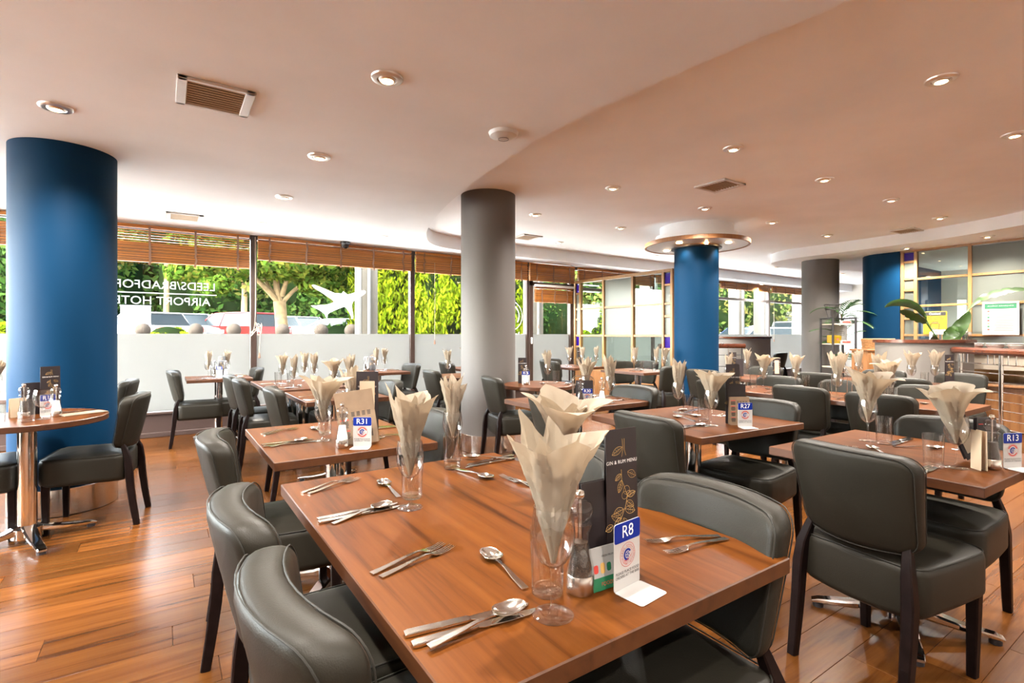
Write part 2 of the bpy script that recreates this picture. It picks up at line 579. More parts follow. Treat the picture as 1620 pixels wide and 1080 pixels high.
        if fn:
            vs = [fn(*p) for p in vs]
        return self.add(vs, fs)

    def mesh(self, name, smooth=35.0):
        me = bpy.data.meshes.new(name)
        me.from_pydata(self.v, [], self.f)
        me.update()
        if smooth:
            me.polygons.foreach_set('use_smooth', [True] * len(me.polygons))
            me.set_sharp_from_angle(angle=R(smooth))
        return me


def outline(W, Hh, r, fn=None, cs=5, z=0.0):
    out = []
    for cxs, cys, a0 in ((1, 1, 0), (-1, 1, 90), (-1, -1, 180), (1, -1, 270)):
        for i in range(cs + 1):
            a = math.radians(a0 + 90 * i / cs)
            out.append((cxs * (W - r) + r * math.cos(a), cys * (Hh - r) + r * math.sin(a), z))
    res = []
    N = len(out)
    for i in range(N):
        p, q = out[i], out[(i + 1) % N]
        res.append(p)
        if math.dist(p, q) > 0.08:
            for k in range(1, 8):
                res.append(tuple(p[a] + (q[a] - p[a]) * k / 8 for a in range(3)))
    return [fn(*p) for p in res] if fn else res


LABELS = {}


def link(name, data, parent=None, m=None):
    o = bpy.data.objects.new(name, data)
    COL.objects.link(o)
    if parent is not None:
        o.parent = parent
    if m is not None:
        if not data.materials:
            data.materials.append(m)
    return o


def tag(o, label, cat, group=None):
    o['label'] = label
    o['category'] = cat
    if group:
        o['group'] = group
    LABELS.setdefault(label, []).append((o.name, group))
    return o


def thing(name, label, cat, loc=(0, 0, 0), rz=0.0, group=None):
    o = bpy.data.objects.new(name, None)
    o.empty_display_size = 0.1
    COL.objects.link(o)
    o.location = loc
    o.rotation_euler = (0, 0, rz)
    return tag(o, label, cat, group)


def part(name, data, m, parent, loc=None, rot=None):
    if isinstance(data, MB):
        data = data.mesh(name)
    o = link(name, data, parent, m)
    if loc:
        o.location = loc
    if rot:
        o.rotation_euler = rot
    return o


def struct(name, mb, m, parent=None, smooth=35.0):
    o = link(name, mb.mesh(name, smooth), parent, m)
    if parent is None:
        o['kind'] = 'structure'
    return o


def copy_tree(src, loc, rz, label, group=None, scale=None):
    def rec(o, parent):
        c = o.copy()
        COL.objects.link(c)
        c.parent = parent
        for ch in kids.get(o.name, ()):
            rec(ch, c)
        return c
    kids = {}
    for ch in src.children_recursive:
        kids.setdefault(ch.parent.name, []).append(ch)
    c = rec(src, None)
    c.location = loc
    c.rotation_euler = (0, 0, rz)
    if scale:
        c.scale = scale
    return tag(c, label, c['category'], group or c.get('group'))


FONT_CACHE = {}


def text(name, body, size, m, parent, loc, rot=(R(90), 0, 0), align='CENTER', extrude=0.0002, spacing=1.0, line=1.0):
    key = (body, size, m.name, align, extrude, spacing, line)
    d = FONT_CACHE.get(key)
    if d is None:
        c = bpy.data.curves.new(name, 'FONT')
        c.body = body
        c.size = size
        c.align_x = align
        c.align_y = 'CENTER'
        c.extrude = extrude
        c.space_character = spacing
        c.space_line = line
        c.resolution_u = 3
        tmp = bpy.data.objects.new(name, c)
        COL.objects.link(tmp)
        d = bpy.data.meshes.new_from_object(tmp.evaluated_get(bpy.context.evaluated_depsgraph_get()))
        bpy.data.objects.remove(tmp)
        bpy.data.curves.remove(c)
        d.name = name
        d.materials.clear()
        d.materials.append(m)
        FONT_CACHE[key] = d
    o = link(name, d, parent)
    o.location = loc
    o.rotation_euler = rot
    return o


def flat_poly(pts, z0, z1):
    """extruded polygon (x, y list) between z0 and z1"""
    n = len(pts)
    mb = MB()
    vs = [(x, y, z0) for x, y in pts] + [(x, y, z1) for x, y in pts]
    fs = [tuple(range(n - 1, -1, -1)), tuple(range(n, 2 * n))]
    for i in range(n):
        j = (i + 1) % n
        fs.append((i, j, n + j, n + i))
    return mb.add(vs, fs)


# ------------------------------------------------------------------ room shell
WALL_Y = 7.7
LOW, HIGH, SOFF = 2.59, 2.79, 2.62
X0, X1, Y0 = -4.0, 17.5, -3.2

floor = struct('floor', MB().box((X0 + X1) / 2, (Y0 + 7.9) / 2, -0.06, X1 - X0, 7.9 - Y0, 0.104), M_gap, smooth=0)
PL, PW, PT = 1.22, 0.172, 0.008
plank_mb = MB().box(0, 0, 0, PL - 0.0016, PW - 0.0014, PT, 0.0009)
plank_me = plank_mb.mesh('plank', 30)
plank_me.materials.append(M_plank)


def px_of(x, y, z):
    l, d = x * SA - y * CA, x * CA + y * SA
    if d < 0.15:
        return None
    return 810 + 812 * l / d, 530 - 812 * (z - H) / d, d


cand = []
row = 0
y = Y0 + PW / 2
rs = random.Random(3)
while y < 7.68:
    x = X0 + rs.random() * PL
    while x < X1 - 0.4:
        p = px_of(x, y, 0)
        q = [px_of(x + dx, y, 0) for dx in (-0.6, 0, 0.6)]
        vis = any(t and -60 < t[0] < 1680 and t[1] < 1120 for t in q)
        dd = p[2] if p else 9
        cand.append((dd if vis else 50 + math.hypot(x, y), x, y))
        x += PL
    y += PW
cand.sort()
for dd, x, y in cand[:298]:
    o = bpy.data.objects.new('plank', plank_me)
    COL.objects.link(o)
    o.parent = floor
    o.location = (x, y, -PT / 2)
rest = MB()
for dd, x, y in cand[298:]:
    rest.box(x, y, -PT / 2, PL - 0.0016, PW - 0.0014, PT, 0.0009)
o = part('distant_planks', rest.mesh('distant_planks', 30), M_plank_i, floor)
o['kind'] = 'stuff'

edge = [(2.42, -3.2), (2.36, -1.0), (2.30, 0.2), (2.27, 0.94), (2.22, 1.37), (2.15, 1.99), (2.12, 2.5), (2.13, 2.91), (2.19, 3.51), (2.28, 4.09), (2.39, 4.67), (2.54, 5.27), (2.75, 5.96), (2.97, 6.47), (3.2, 6.85), (3.5, 7.08), (3.9, 7.17), (4.4, 7.2)]


def smooth_line(pts, n=5):
    out = []
    for i in range(len(pts) - 1):
        p0, p1, p2, p3 = pts[max(i - 1, 0)], pts[i], pts[i + 1], pts[min(i + 2, len(pts) - 1)]
        for k in range(n):
            t = k / n
            out.append(tuple(0.5 * (2 * p1[a] + (p2[a] - p0[a]) * t + (2 * p0[a] - 5 * p1[a] + 4 * p2[a] - p3[a]) * t * t + (3 * p1[a] - p0[a] - 3 * p2[a] + p3[a]) * t ** 3) for a in range(len(p1))))
    out.append(pts[-1])
    return out


edge_s = smooth_line(edge)
low_poly = [(X0, Y0)] + edge_s + [(X1, 7.2), (X1, 7.85), (X0, 7.85)]
ceiling = struct('ceiling', flat_poly(low_poly, LOW, 2.9), M_ceil_shaded)
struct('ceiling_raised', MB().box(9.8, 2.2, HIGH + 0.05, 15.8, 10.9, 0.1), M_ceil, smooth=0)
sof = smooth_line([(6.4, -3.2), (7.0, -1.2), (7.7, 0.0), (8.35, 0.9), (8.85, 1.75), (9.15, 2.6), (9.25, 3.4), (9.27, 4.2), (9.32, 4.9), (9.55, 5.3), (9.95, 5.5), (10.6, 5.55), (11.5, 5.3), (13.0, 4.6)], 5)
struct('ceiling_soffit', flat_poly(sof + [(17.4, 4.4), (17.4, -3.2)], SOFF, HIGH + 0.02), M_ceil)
struct('wall_back', MB().box((X0 + X1) / 2, Y0 - 0.05, 1.4, X1 - X0 + 0.2, 0.1, 3.0), M_wall, smooth=0)
struct('wall_left', MB().box(X0 - 0.05, -0.19, 1.4, 0.1, 6.22, 3.0).box(X0 - 0.05, 7.6, 1.4, 0.1, 0.5, 3.0).box(X0 - 0.05, 2.9, 0.14, 0.1, 8.9, 0.28), M_wall, smooth=0)
struct('wall_right', MB().box(X1 + 0.05, 2.3, 1.4, 0.1, 11.2, 3.0), M_wall, smooth=0)
struct('roof', MB().box((X0 + X1) / 2, 2.2, 3.1, X1 - X0 + 0.6, 11.8, 0.3), M_concrete, smooth=0)

# window wall -----------------------------------------------------------------
MULL = [-3.57, -1.29, 0.99, 3.27, 5.55, 6.63, 8.97, 11.31, 13.65, 15.99, 17.4]
struct('baseboard_window', MB().box((X0 + X1) / 2, WALL_Y + 0.02, 0.14, X1 - X0, 0.14, 0.28, 0.008).box((X0 + X1) / 2, WALL_Y + 0.0, 0.03, X1 - X0, 0.14, 0.06, 0.006), M_plinth)
struct('trim_sill', MB().box((X0 + X1) / 2, WALL_Y, 0.29, X1 - X0, 0.16, 0.025, 0.005), M_plinth)
FR_TOP = 1.268


def window(i, xa, xb):
    w = xb - xa
    far = xa > 8.5
    top = 2.59
    fm = M_greyframe if (far or xa == 5.55) else M_mullion
    mb = MB().box(xb, WALL_Y, (top + 0.28) / 2, 0.075, 0.09, top - 0.28, 0.004)
    if i == 1:
        mb.box(xa, WALL_Y, (top + 0.28) / 2, 0.075, 0.09, top - 0.28, 0.004)
    mb.box((xa + xb) / 2, WALL_Y, top - 0.03, w, 0.08, 0.06, 0.004)
    if far or xa == 6.63:
        mb.box((xa + xb) / 2, WALL_Y, 2.17, w, 0.07, 0.06, 0.004)
    fr = struct('window_%d' % i, mb, fm)
    part('pane', MB().box((xa + xb) / 2, WALL_Y + 0.015, (top + 0.3) / 2, w - 0.07, 0.008, top - 0.32).mesh('pane', 0), M_glass, fr)
    part('frosted_film', MB().box((xa + xb) / 2, WALL_Y + 0.003, (FR_TOP + 0.31) / 2, w - 0.08, 0.002, FR_TOP - 0.31).mesh('frosted_film', 0), M_frost, fr)
    return fr


WIN = []
k = 0
for i in range(len(MULL) - 1):
    xa, xb = MULL[i], MULL[i + 1]
    if xa == 5.55:
        continue
    k += 1
    WIN.append(window(k, xa, xb))

# door in the window wall between the grey column and the partition
mb = MB()
for x in (5.60, 6.59):
    mb.box(x, WALL_Y - 0.01, 1.30, 0.09, 0.10, 2.58, 0.005)
mb.box(6.095, WALL_Y - 0.01, 2.2, 1.08, 0.10, 0.07, 0.005)
mb.box(6.095, WALL_Y - 0.01, 0.12, 0.95, 0.06, 0.22, 0.005)
door = struct('door_1', mb, M_mullion)
part('pane', MB().box(6.095, WALL_Y + 0.01, 1.2, 0.92, 0.008, 1.95).mesh('pane', 0), M_glass, door)
part('top_pane', MB().box(6.095, WALL_Y + 0.01, 2.4, 0.92, 0.008, 0.34).mesh('pane', 0), M_glass, door)
part('frosted_film', MB().box(6.095, WALL_Y - 0.002, 0.75, 0.92, 0.002, 1.036).mesh('film', 0), M_frost, door)
part('handle', MB().box(5.60, WALL_Y - 0.075, 1.15, 0.03, 0.03, 0.12, 0.006), M_white, door)

# the glazed side wall at the end of the room
for i in range(2, 4):
    ya, yb = -1.5 + 2.21 * i, -1.5 + 2.21 * (i + 1)
    fr = struct('window_side_%d' % (i - 1), MB().box(X0 - 0.03, yb, 1.435, 0.09, 0.075, 2.31, 0.004).box(X0 - 0.03, (ya + yb) / 2, 2.56, 0.08, 2.2, 0.06, 0.004), M_mullion)
    part('pane', MB().box(X0 - 0.045, (ya + yb) / 2, 1.435, 0.008, 2.13, 2.27).mesh('pane', 0), M_glass, fr)
    part('frosted_film', MB().box(X0 - 0.033, (ya + yb) / 2, 0.79, 0.002, 2.12, 0.958).mesh('film', 0), M_frost, fr)

# window lettering and the aeroplane, applied to the glass, readable from outside
FACE_OUT = (R(90), 0, R(180))


def lettering(xr, label, size=0.142, zz=(1.865, 1.67)):
    t = thing('window_lettering', label, 'lettering', (xr, WALL_Y - 0.006, 0), 0)
    text('first_line', "LEEDS/BRADFORD", size, M_vinyl, t, (0, 0, zz[0]), FACE_OUT, 'LEFT', 0.0006)
    text('second_line', 'AIRPORT HOTEL', size, M_vinyl, t, (-0.06, 0, zz[1]), FACE_OUT, 'LEFT', 0.0006)
    part('rule', MB().box(-0.62, 0, (zz[0] + zz[1]) / 2, 1.26, 0.001, 0.012).mesh('rule', 0), M_vinyl, t)


lettering(0.55, 'white mirrored hotel lettering on the window glass beside the big blue column')
lettering(8.32, 'white mirrored hotel lettering on the glass seen through the clear partition pane')
lettering(15.77, 'white mirrored hotel lettering on the far window beside the third grey column')

PLANE = [(0.0, 0.30), (0.045, 0.27), (0.085, 0.24), (0.36, 0.33), (0.43, 0.335), (0.46, 0.31), (0.44, 0.275), (0.40, 0.245), (0.20, 0.12), (0.17, 0.06), (0.175, -0.02), (0.20, -0.13), (0.20, -0.19), (0.17, -0.215), (0.155, -0.16), (0.10, -0.06), (0.05, 0.00), (0.02, 0.015), (-0.05, -0.01), (-0.15, -0.05), (-0.26, -0.10), (-0.305, -0.135), (-0.31, -0.20), (-0.345, -0.175), (-0.36, -0.13), (-0.46, -0.06), (-0.58, -0.01), (-0.62, 0.02), (-0.52, 0.02), (-0.44, 0.035), (-0.36, 0.035), (-0.26, 0.06), (-0.175, 0.10), (-0.24, 0.15), (-0.42, 0.26), (-0.56, 0.335), (-0.605, 0.385), (-0.565, 0.395), (-0.40, 0.345), (-0.17, 0.26), (-0.03, 0.255)]
mb = MB()
n = len(PLANE)
pv = [(-x * 0.74, 0, z * 0.80) for x, z in PLANE]
mb.add([(-x, y - 0.0006, z) for x, y, z in pv] + [(-x, 0.0006, z) for x, y, z in pv], [tuple(range(n)), tuple(range(2 * n - 1, n - 1, -1))] + [(i, (i + 1) % n, n + (i + 1) % n, n + i) for i in range(n)])
o = link('window_aeroplane', mb.mesh('window_aeroplane', 0), None, M_vinyl)
o.location = (2.19, WALL_Y - 0.006, 1.66)
tag(o, 'white aeroplane silhouette stuck on the window pane in front of the tree', 'decal')
mb = MB()
mb.tube([(0.27 * math.cos(a / 24 * 2 * math.pi), 0, 0.27 * math.sin(a / 24 * 2 * math.pi)) for a in range(24)], 0.008, 4, closed=True)
mb2 = MB().tube([(0.20 * math.cos(a / 12 * math.pi - 0.6), 0, 0.20 * math.sin(a / 12 * math.pi - 0.6)) for a in range(13)], 0.012, 4)
t = thing('window_emblem', 'round white emblem on the glass just past the central grey column', 'decal', (5.16, WALL_Y - 0.009, 1.60))
part('ring', mb, M_vinyl, t)
part('swoosh', mb2, M_vinyl, t)

# blinds -----------------------------------------------------------------------


def blind(xa, xb, ztop, zs, zb, label, yy=WALL_Y - 0.085, opened=0, thick=0.05):
    """gathered wooden blind: stack of slats from zs down to zb, tapes, and any loose slats above"""
    w = xb - xa - 0.03
    t = thing('wooden_blind', label, 'blind', ((xa + xb) / 2, yy, 0))
    part('head_rail', MB().box(0, 0, ztop - 0.022, w, 0.05, 0.04, 0.004), M_blind, t)
    mb = MB()
    n = max(6, int((zs - zb) / 0.013))
    r = random.Random(int(xa * 100))
    for i in range(n):
        z = zb + (zs - zb) * (i + 0.5) / n
        mb.box(r.uniform(-0.003, 0.003), r.uniform(-0.010, 0.010), z, w, thick, (zs - zb) / n * 0.74, 0.001, r.uniform(-0.002, 0.002))
    s = part('slat_stack', mb.mesh('slat_stack', 30), M_blind, t)
    s['kind'] = 'stuff'
    if opened:
        sl = MB().box(0, 0, 0, w, 0.05, 0.012, 0.002).mesh('slat', 30)
        sl.materials.append(M_blind)
        for i in range(opened):
            o = link('slat', sl, t)
            o.location = (0, 0, zs + (ztop - 0.05 - zs) * (i + 0.6) / (opened + 0.2))
            o.rotation_euler = (R(12), 0, 0)
    nt_ = max(2, int(round(w / 0.55)) + 1)
    for i in range(nt_):
        x = -w / 2 + 0.14 + (w - 0.28) * i / (nt_ - 1)
        r2 = [(x, -0.031, ztop - 0.02), (x, -0.031, zs)]
        for q in range(1, 7):
            r2.append((x + r.uniform(-0.012, 0.012), -0.031 - r.uniform(0, 0.008), zs + (zb - 0.03 - zs) * q / 6))
        part('tape', MB().sweep(r2, 0.024, 0.004, side=(1, 0, 0)), M_tape, t)
    return t


blind(-3.5, -1.33, 2.58, 2.47, 2.22, 'gathered brown wooden blind mostly hidden behind the big blue column')
blind(-1.25, 0.95, 2.58, 2.37, 2.13, 'wooden blind with open slats above the lettered window beside the blue column', opened=5)
blind(1.02, 3.24, 2.58, 2.52, 2.26, 'wide gathered wooden blind above the window with the white aeroplane')
blind(3.29, 5.5, 2.58, 2.53, 2.25, 'gathered wooden blind partly behind the central grey column')
blind(5.52, 6.62, 2.58, 2.545, 2.25, 'gathered wooden blind high above the glass door', yy=WALL_Y - 0.10)
t = blind(5.64, 6.56, 2.16, 2.10, 1.86, 'smaller lower wooden blind hung on the glass door itself', yy=WALL_Y - 0.10)
part('white_head_box', MB().box(0, -0.035, 2.165, 0.93, 0.05, 0.045, 0.004), M_white, t)
blind(6.7, 8.93, 2.58, 2.52, 2.32, 'gathered wooden blind seen above the oak and glass partition')
blind(9.0, 11.27, 2.58, 2.55, 2.40, 'gathered wooden blind between the partition and the second blue column')
blind(11.35, 13.61, 2.58, 2.55, 2.41, 'gathered wooden blind just past the second blue column')
blind(13.69, 15.95, 2.58, 2.55, 2.41, 'gathered wooden blind beside the third grey column far window')
blind(16.03, 17.36, 2.58, 2.50, 2.30, 'farthest wooden blind glimpsed behind the potted palm')


def cord(x, z0, z1, label, tangle=False, y=WALL_Y - 0.117):
    t = thing('blind_cord', label, 'cord', (x, y, 0))
    pts = [(0, 0, z0), (0.004, 0, (z0 + z1) / 2), (0, 0, z1)]
    if tangle:
        r = random.Random(4)
        mid = z1 + 0.33
        pts = [(0, 0, z0), (0, 0, mid + 0.2)] + [(r.uniform(-0.07, 0.09), r.uniform(-0.02, 0.02), mid + r.uniform(-0.12, 0.12)) for _ in range(14)] + [(0.05, 0, z1 + 0.1), (0.05, 0, z1)]
        pts = smooth_line(pts, 5)
    part('string', MB().tube(pts, 0.004, 5), M_cord, t)
    part('tassel', MB().lathe([(0.004, 0.03), (0.012, 0.0), (0.016, -0.045), (0.0, -0.05)], 10, pts[-1][0], 0, pts[-1][2]), M_tape, t)


cord(1.0, 2.56, 0.99, 'tangled blind cord with wooden tassel on the mullion left of the tree', True)
cord(3.62, 2.42, 1.15, 'straight blind cord with tassel beside the golden conifer window')
cord(13.75, 2.5, 1.12, 'blind cord with tassel on the far window mullion')
cord(5.72, 2.0, 1.42, 'short blind cord hanging down the glass door')

# columns ------------------------------------------------------------------------


def column(name, cx, cy, r, top, m, label, kick=True):
    t = thing(name, label, 'column', (cx, cy, 0))
    part('shaft', MB().cyl(r, 0.0, top, 64), m, t)
    if kick:
        part('kick_band', MB().lathe([(r + 0.002, 0.002), (r + 0.006, 0.004), (r + 0.006, 0.185), (r + 0.001, 0.188)], 64), M_brushed, t)
    return t


c_blue = column('round_column', -0.61, 4.98, 0.308, LOW + 0.02, M_blue, 'big round blue column beside the small round table')
column('round_column', 2.97, 4.86, 0.30, HIGH + 0.02, M_grey, 'tall round grey column in the middle with steel skirting band')
column('round_column', 6.29, 4.60, 0.30, 2.62, M_blue, 'round blue column crowned by a wood-rimmed light disc')
column('round_column', 10.02, 4.66, 0.30, SOFF + 0.02, M_grey, 'far grey column beside the shelf rack and potted palm')
# disc light around the second blue column
t = thing('column_light_disc', 'white light disc with wooden rim around the second blue column', 'light fitting', (6.29, 4.60, 0))
part('disc', MB().lathe([(0.31, 2.515), (0.69, 2.515), (0.69, 2.55), (0.31, 2.55)], 64), M_white, t)
part('wood_rim', MB().lathe([(0.685, 2.508), (0.712, 2.508), (0.712, 2.562), (0.685, 2.562), (0.685, 2.508)], 64), M_cabinet, t)
part('drum', MB().lathe([(0.56, 2.56), (0.56, 2.66), (0.50, 2.66), (0.50, 2.80)], 48), M_ceil, t)
part('collar', MB().lathe([(0.302, 2.47), (0.345, 2.475), (0.345, 2.49), (0.302, 2.495)], 48), M_black, t)
part('neck', MB().lathe([(0.305, 2.49), (0.305, 2.53)], 48), M_cabinet, t)
for i in range(4):
    a = 2 * math.pi * i / 4 + 0.15
    g = part('spotlight', MB().lathe([(0.0, 2.512), (0.028, 2.513), (0.04, 2.505), (0.04, 2.515)], 16, 0.47 * math.cos(a), 0.47 * math.sin(a)), M_lamp, t)
    ld = bpy.data.lights.new('disc_spot', 'SPOT')
    ld.energy = 4
    ld.color = LAMP_COL
    ld.spot_size = R(120)
    ld.spot_blend = 0.6
    ld.shadow_soft_size = 0.03
    lo = bpy.data.objects.new('disc_spot', ld)
    COL.objects.link(lo)
    lo.parent = t
    lo.location = (0.40 * math.cos(a), 0.40 * math.sin(a), 2.495)
mb = MB().lathe([(0.0, 0.02), (0.02, 0.018), (0.02, -0.02), (0.0, -0.025)], 12)
part('column_bulb', mb, M_lamp, t, loc=(-0.16, -0.28, 2.50))

# ceiling fittings ----------------------------------------------------------------
dl_ring = MB().lathe([(0.083, 0.0), (0.080, -0.008), (0.068, -0.014), (0.052, -0.012), (0.047, -0.004), (0.047, 0.012)], 28).mesh('ring')
dl_ring.materials.append(M_satin)
dl_in = MB().lathe([(0.047, -0.002), (0.040, -0.016), (0.033, -0.020), (0.030, -0.010)], 24).mesh('eyeball')
dl_in.materials.append(M_satin)
dl_bulb = MB().lathe([(0.031, -0.012), (0.018, -0.021), (0.0, -0.023)], 20).mesh('bulb')
dl_bulb.materials.append(M_lamp)
lamp_data = bpy.data.lights.new('downlight_lamp', 'SPOT')
lamp_data.energy = LAMP_W
lamp_data.color = LAMP_COL
lamp_data.spot_size = R(144)
lamp_data.spot_blend = 0.9
lamp_data.shadow_soft_size = 0.035


lamp_high = lamp_data.copy()
lamp_high.energy = LAMP_W * 1.25


def downlight(x, y, z, label):
    t = thing('downlight', label, 'ceiling light', (x, y, z), 0, 'recessed ceiling downlights')
    link('trim_ring', dl_ring, t)
    link('eyeball', dl_in, t)
    link('bulb', dl_bulb, t)
    lo = bpy.data.objects.new('downlight_lamp', lamp_high if z == HIGH else lamp_data)
    COL.objects.link(lo)
    lo.parent = t
    lo.location = (0, 0, -0.045)


XN = {-0.53: 'first', 0.96: 'second', 2.45: 'third', 3.88: 'fourth', 5.40: 'fifth', 6.85: 'sixth', 8.42: 'seventh'}
ROWS = {-1.7: 'two rows behind', -0.35: 'row behind', 1.10: 'first row', 2.50: 'second row', 3.88: 'third row', 5.27: 'fourth row', 6.74: 'window row'}
seen_dl = set()
for x, y in [(-0.53, 4.0), (0.96, 2.58), (0.96, 4.0), (0.96, 5.35), (0.96, 6.78), (2.45, 6.76)]:
    rn = min(ROWS, key=lambda v: abs(v - y))
    downlight(x, y, LOW, 'round chrome downlight in the lower ceiling, %s lengthwise line, %s' % (XN[x], ROWS[rn]))
for x, y in [(3.87, 1.11), (3.88, 2.48), (3.88, 3.85), (3.92, 5.26), (5.40, 2.47), (5.42, 3.84), (5.41, 5.22), (5.41, 6.61), (6.85, 3.80), (6.85, 2.42), (8.42, 2.43), (8.46, 3.83), (7.86, 6.66)]:
    rn = min(ROWS, key=lambda v: abs(v - y))
    xn = min(XN, key=lambda v: abs(v - x))
    downlight(x, y, HIGH, 'round chrome downlight in the raised ceiling, %s lengthwise line, %s' % (XN[xn], ROWS[rn]))
downlight(9.64, 3.2, SOFF, 'round downlight in the curved soffit at the corner of the oak screen')
downlight(9.45, 2.2, SOFF, 'round downlight in the curved soffit above the buffet and oak screen')
downlight(11.6, 1.5, SOFF, 'unseen added downlight brightening the room beyond the oak screen, nearer')  # added lamp out of view, lifts the dark room behind the clear pane
downlight(12.6, 2.9, SOFF, 'unseen added downlight brightening the room beyond the oak screen, by the wall lamp')  # second added lamp for the same room, no such fitting seen
downlight(12.93, 7.45, LOW, 'round downlight in the window strip ceiling past the second blue column')
# lamps of the same grid behind the viewer and over the far end of the room
for i, (x, y) in enumerate([(-0.53, 1.1), (-2.0, 2.5), (-2.0, 5.3), (0.96, 1.1), (-0.53, -0.35), (0.96, -1.2), (-2.0, -0.8), (-2.0, 1.1)]):
    downlight(x, y, LOW, 'round chrome downlight in the lower ceiling outside the view, %s in order from the door' % ('first', 'second', 'third', 'fourth', 'fifth', 'sixth', 'seventh', 'eighth')[i])
for i, (x, y) in enumerate([(3.87, -0.4), (5.4, 1.1), (5.4, -0.6), (6.85, 1.1), (3.87, -1.8), (8.5, 6.4), (11.5, 6.3), (14.0, 6.0)]):
    downlight(x, y, HIGH, 'chrome downlight in the raised ceiling away from the tables, %s from the entrance' % ('first', 'second', 'third', 'fourth', 'fifth', 'sixth', 'seventh', 'eighth')[i])


def vent(x, y, z, sx, sy, label, rz=0.0, slats=10):
    t = thing('ceiling_vent', label, 'vent', (x, y, z), rz, 'ceiling air grilles')
    b, c = 0.050, 0.026
    mb = MB()
    mb.box(-sx / 2 + b / 2, 0, -0.008, b, sy, 0.018, 0.004).box(sx / 2 - b / 2, 0, -0.008, b, sy, 0.018, 0.004)
    mb.box(0, -sy / 2 + c / 2, -0.008, sx - 0.01, c, 0.018, 0.004).box(0, sy / 2 - c / 2, -0.008, sx - 0.01, c, 0.018, 0.004)
    part('frame', mb, M_white, t)
    part('duct', MB().box(0, 0, -0.001, sx - b, sy - c, 0.002).mesh('duct', 0), M_darkgap, t)
    sl = MB().box(0, 0, 0, sx - 2 * b, 0.010, 0.004).mesh('slat', 0)
    sl.materials.append(M_kraftlight)
    for i in range(slats):
        o = link('slat', sl, t)
        o.location = (0, -sy / 2 + c + (sy - 2 * c) * (i + 0.5) / slats, -0.010)
        o.rotation_euler = (R(-20), 0, 0)


vent(0.235, 3.32, LOW, 0.37, 0.37, 'large white air grille in the low ceiling above the near tables')
vent(0.185, 6.87, LOW, 0.36, 0.36, 'white air grille in the low ceiling close to the lettered window')
vent(4.72, 3.17, HIGH, 0.36, 0.36, 'white air grille in the raised ceiling before the light disc')
vent(9.02, 2.99, HIGH, 0.40, 0.30, 'air grille in the raised ceiling next to the curved soffit')
vent(4.70, 6.53, HIGH, 0.36, 0.36, 'air grille in the raised ceiling behind the central grey column')
t = thing('smoke_detector', 'round white disc detector on the low ceiling near its curved edge', 'detector', (1.86, 2.85, LOW))
part('dome', MB().lathe([(0.0, -0.042), (0.05, -0.038), (0.09, -0.022), (0.10, 0.0)], 32), M_white, t)
part('ring', MB().lathe([(0.036, -0.0415), (0.036, -0.044), (0.032, -0.044), (0.032, -0.0415)], 24), M_greyframe, t)
t = thing('security_camera', 'small dark dome camera fixed in front of the wide wooden blind', 'camera', (2.15, 7.45, LOW))
part('base_ring', MB().lathe([(0.07, 0.0), (0.07, -0.03), (0.055, -0.04)], 24), M_black, t)
part('dome', MB().lathe([(0.052, -0.038), (0.048, -0.07), (0.03, -0.09), (0.0, -0.097)], 24), M_black, t)
part('lens', MB().lathe([(0.0, -0.102), (0.018, -0.098), (0.018, -0.085)], 16, 0, -0.02, 0), M_carglass, t)

# ------------------------------------------------------------------ oak and glass partition (runs from the window wall to the second blue column)
PX = 6.63


def grid_screen(name, label, X, ys, zs, narrow, kinds, m, cat='partition', base=None):
    """oak grid in the plane x = X; ys = post positions from far to near, zs = rails per wide bay; narrow = rails per narrow bay"""
    t = thing(name, label, cat, (X, 0, 0))
    top, bot = zs[-1], zs[0]
    for i, yy in enumerate(ys):
        part('post', MB().box(0, yy, (top + 0.0) / 2, 0.07, 0.045, top, 0.003), M_oak, t)
    part('top_rail', MB().box(0, (ys[0] + ys[-1]) / 2, top + 0.015, 0.085, abs(ys[0] - ys[-1]) + 0.05, 0.05, 0.004), M_oak, t)
    for i in range(len(ys) - 1):
        ya, yb = ys[i], ys[i + 1]
        nr = i in narrow
        lv = narrow[i] if nr else zs
        for j in range(len(lv) - 1):
            za, zb = lv[j], lv[j + 1]
            part('rail', MB().box(0, (ya + yb) / 2, za, 0.05, abs(ya - yb) - 0.045, 0.036, 0.003), M_oak, t)
            kd = kinds(i, j, len(lv) - 1)
            part('pane', MB().box(0, (ya + yb) / 2, (za + zb) / 2, 0.008, abs(ya - yb) - 0.045, zb - za - 0.036).mesh('pane', 0), kd, t)
        if base:
            part('base_panel', MB().box(0, (ya + yb) / 2, lv[0] / 2 - 0.01, 0.045, abs(ya - yb) - 0.045, lv[0] - 0.03, 0.004), base, t)
    return t


NARROW_P = [0.62, 1.03, 1.24, 1.55, 1.75, 2.05, 2.26]
grid_screen('glass_partition', 'oak framed partition of clear and frosted panes between window and blue column', PX,
            [7.58, 7.43, 6.80, 6.10, 5.45, 5.28], [0.62, 1.24, 1.75, 2.26], {0: NARROW_P, 4: NARROW_P},
            lambda i, j, n: (M_bluepane if (j in (1, 5)) else M_frostpane) if n == 6 else (M_frostpane if (i == 2 and j > 0) else M_green_glass), None, base=M_cabinet)

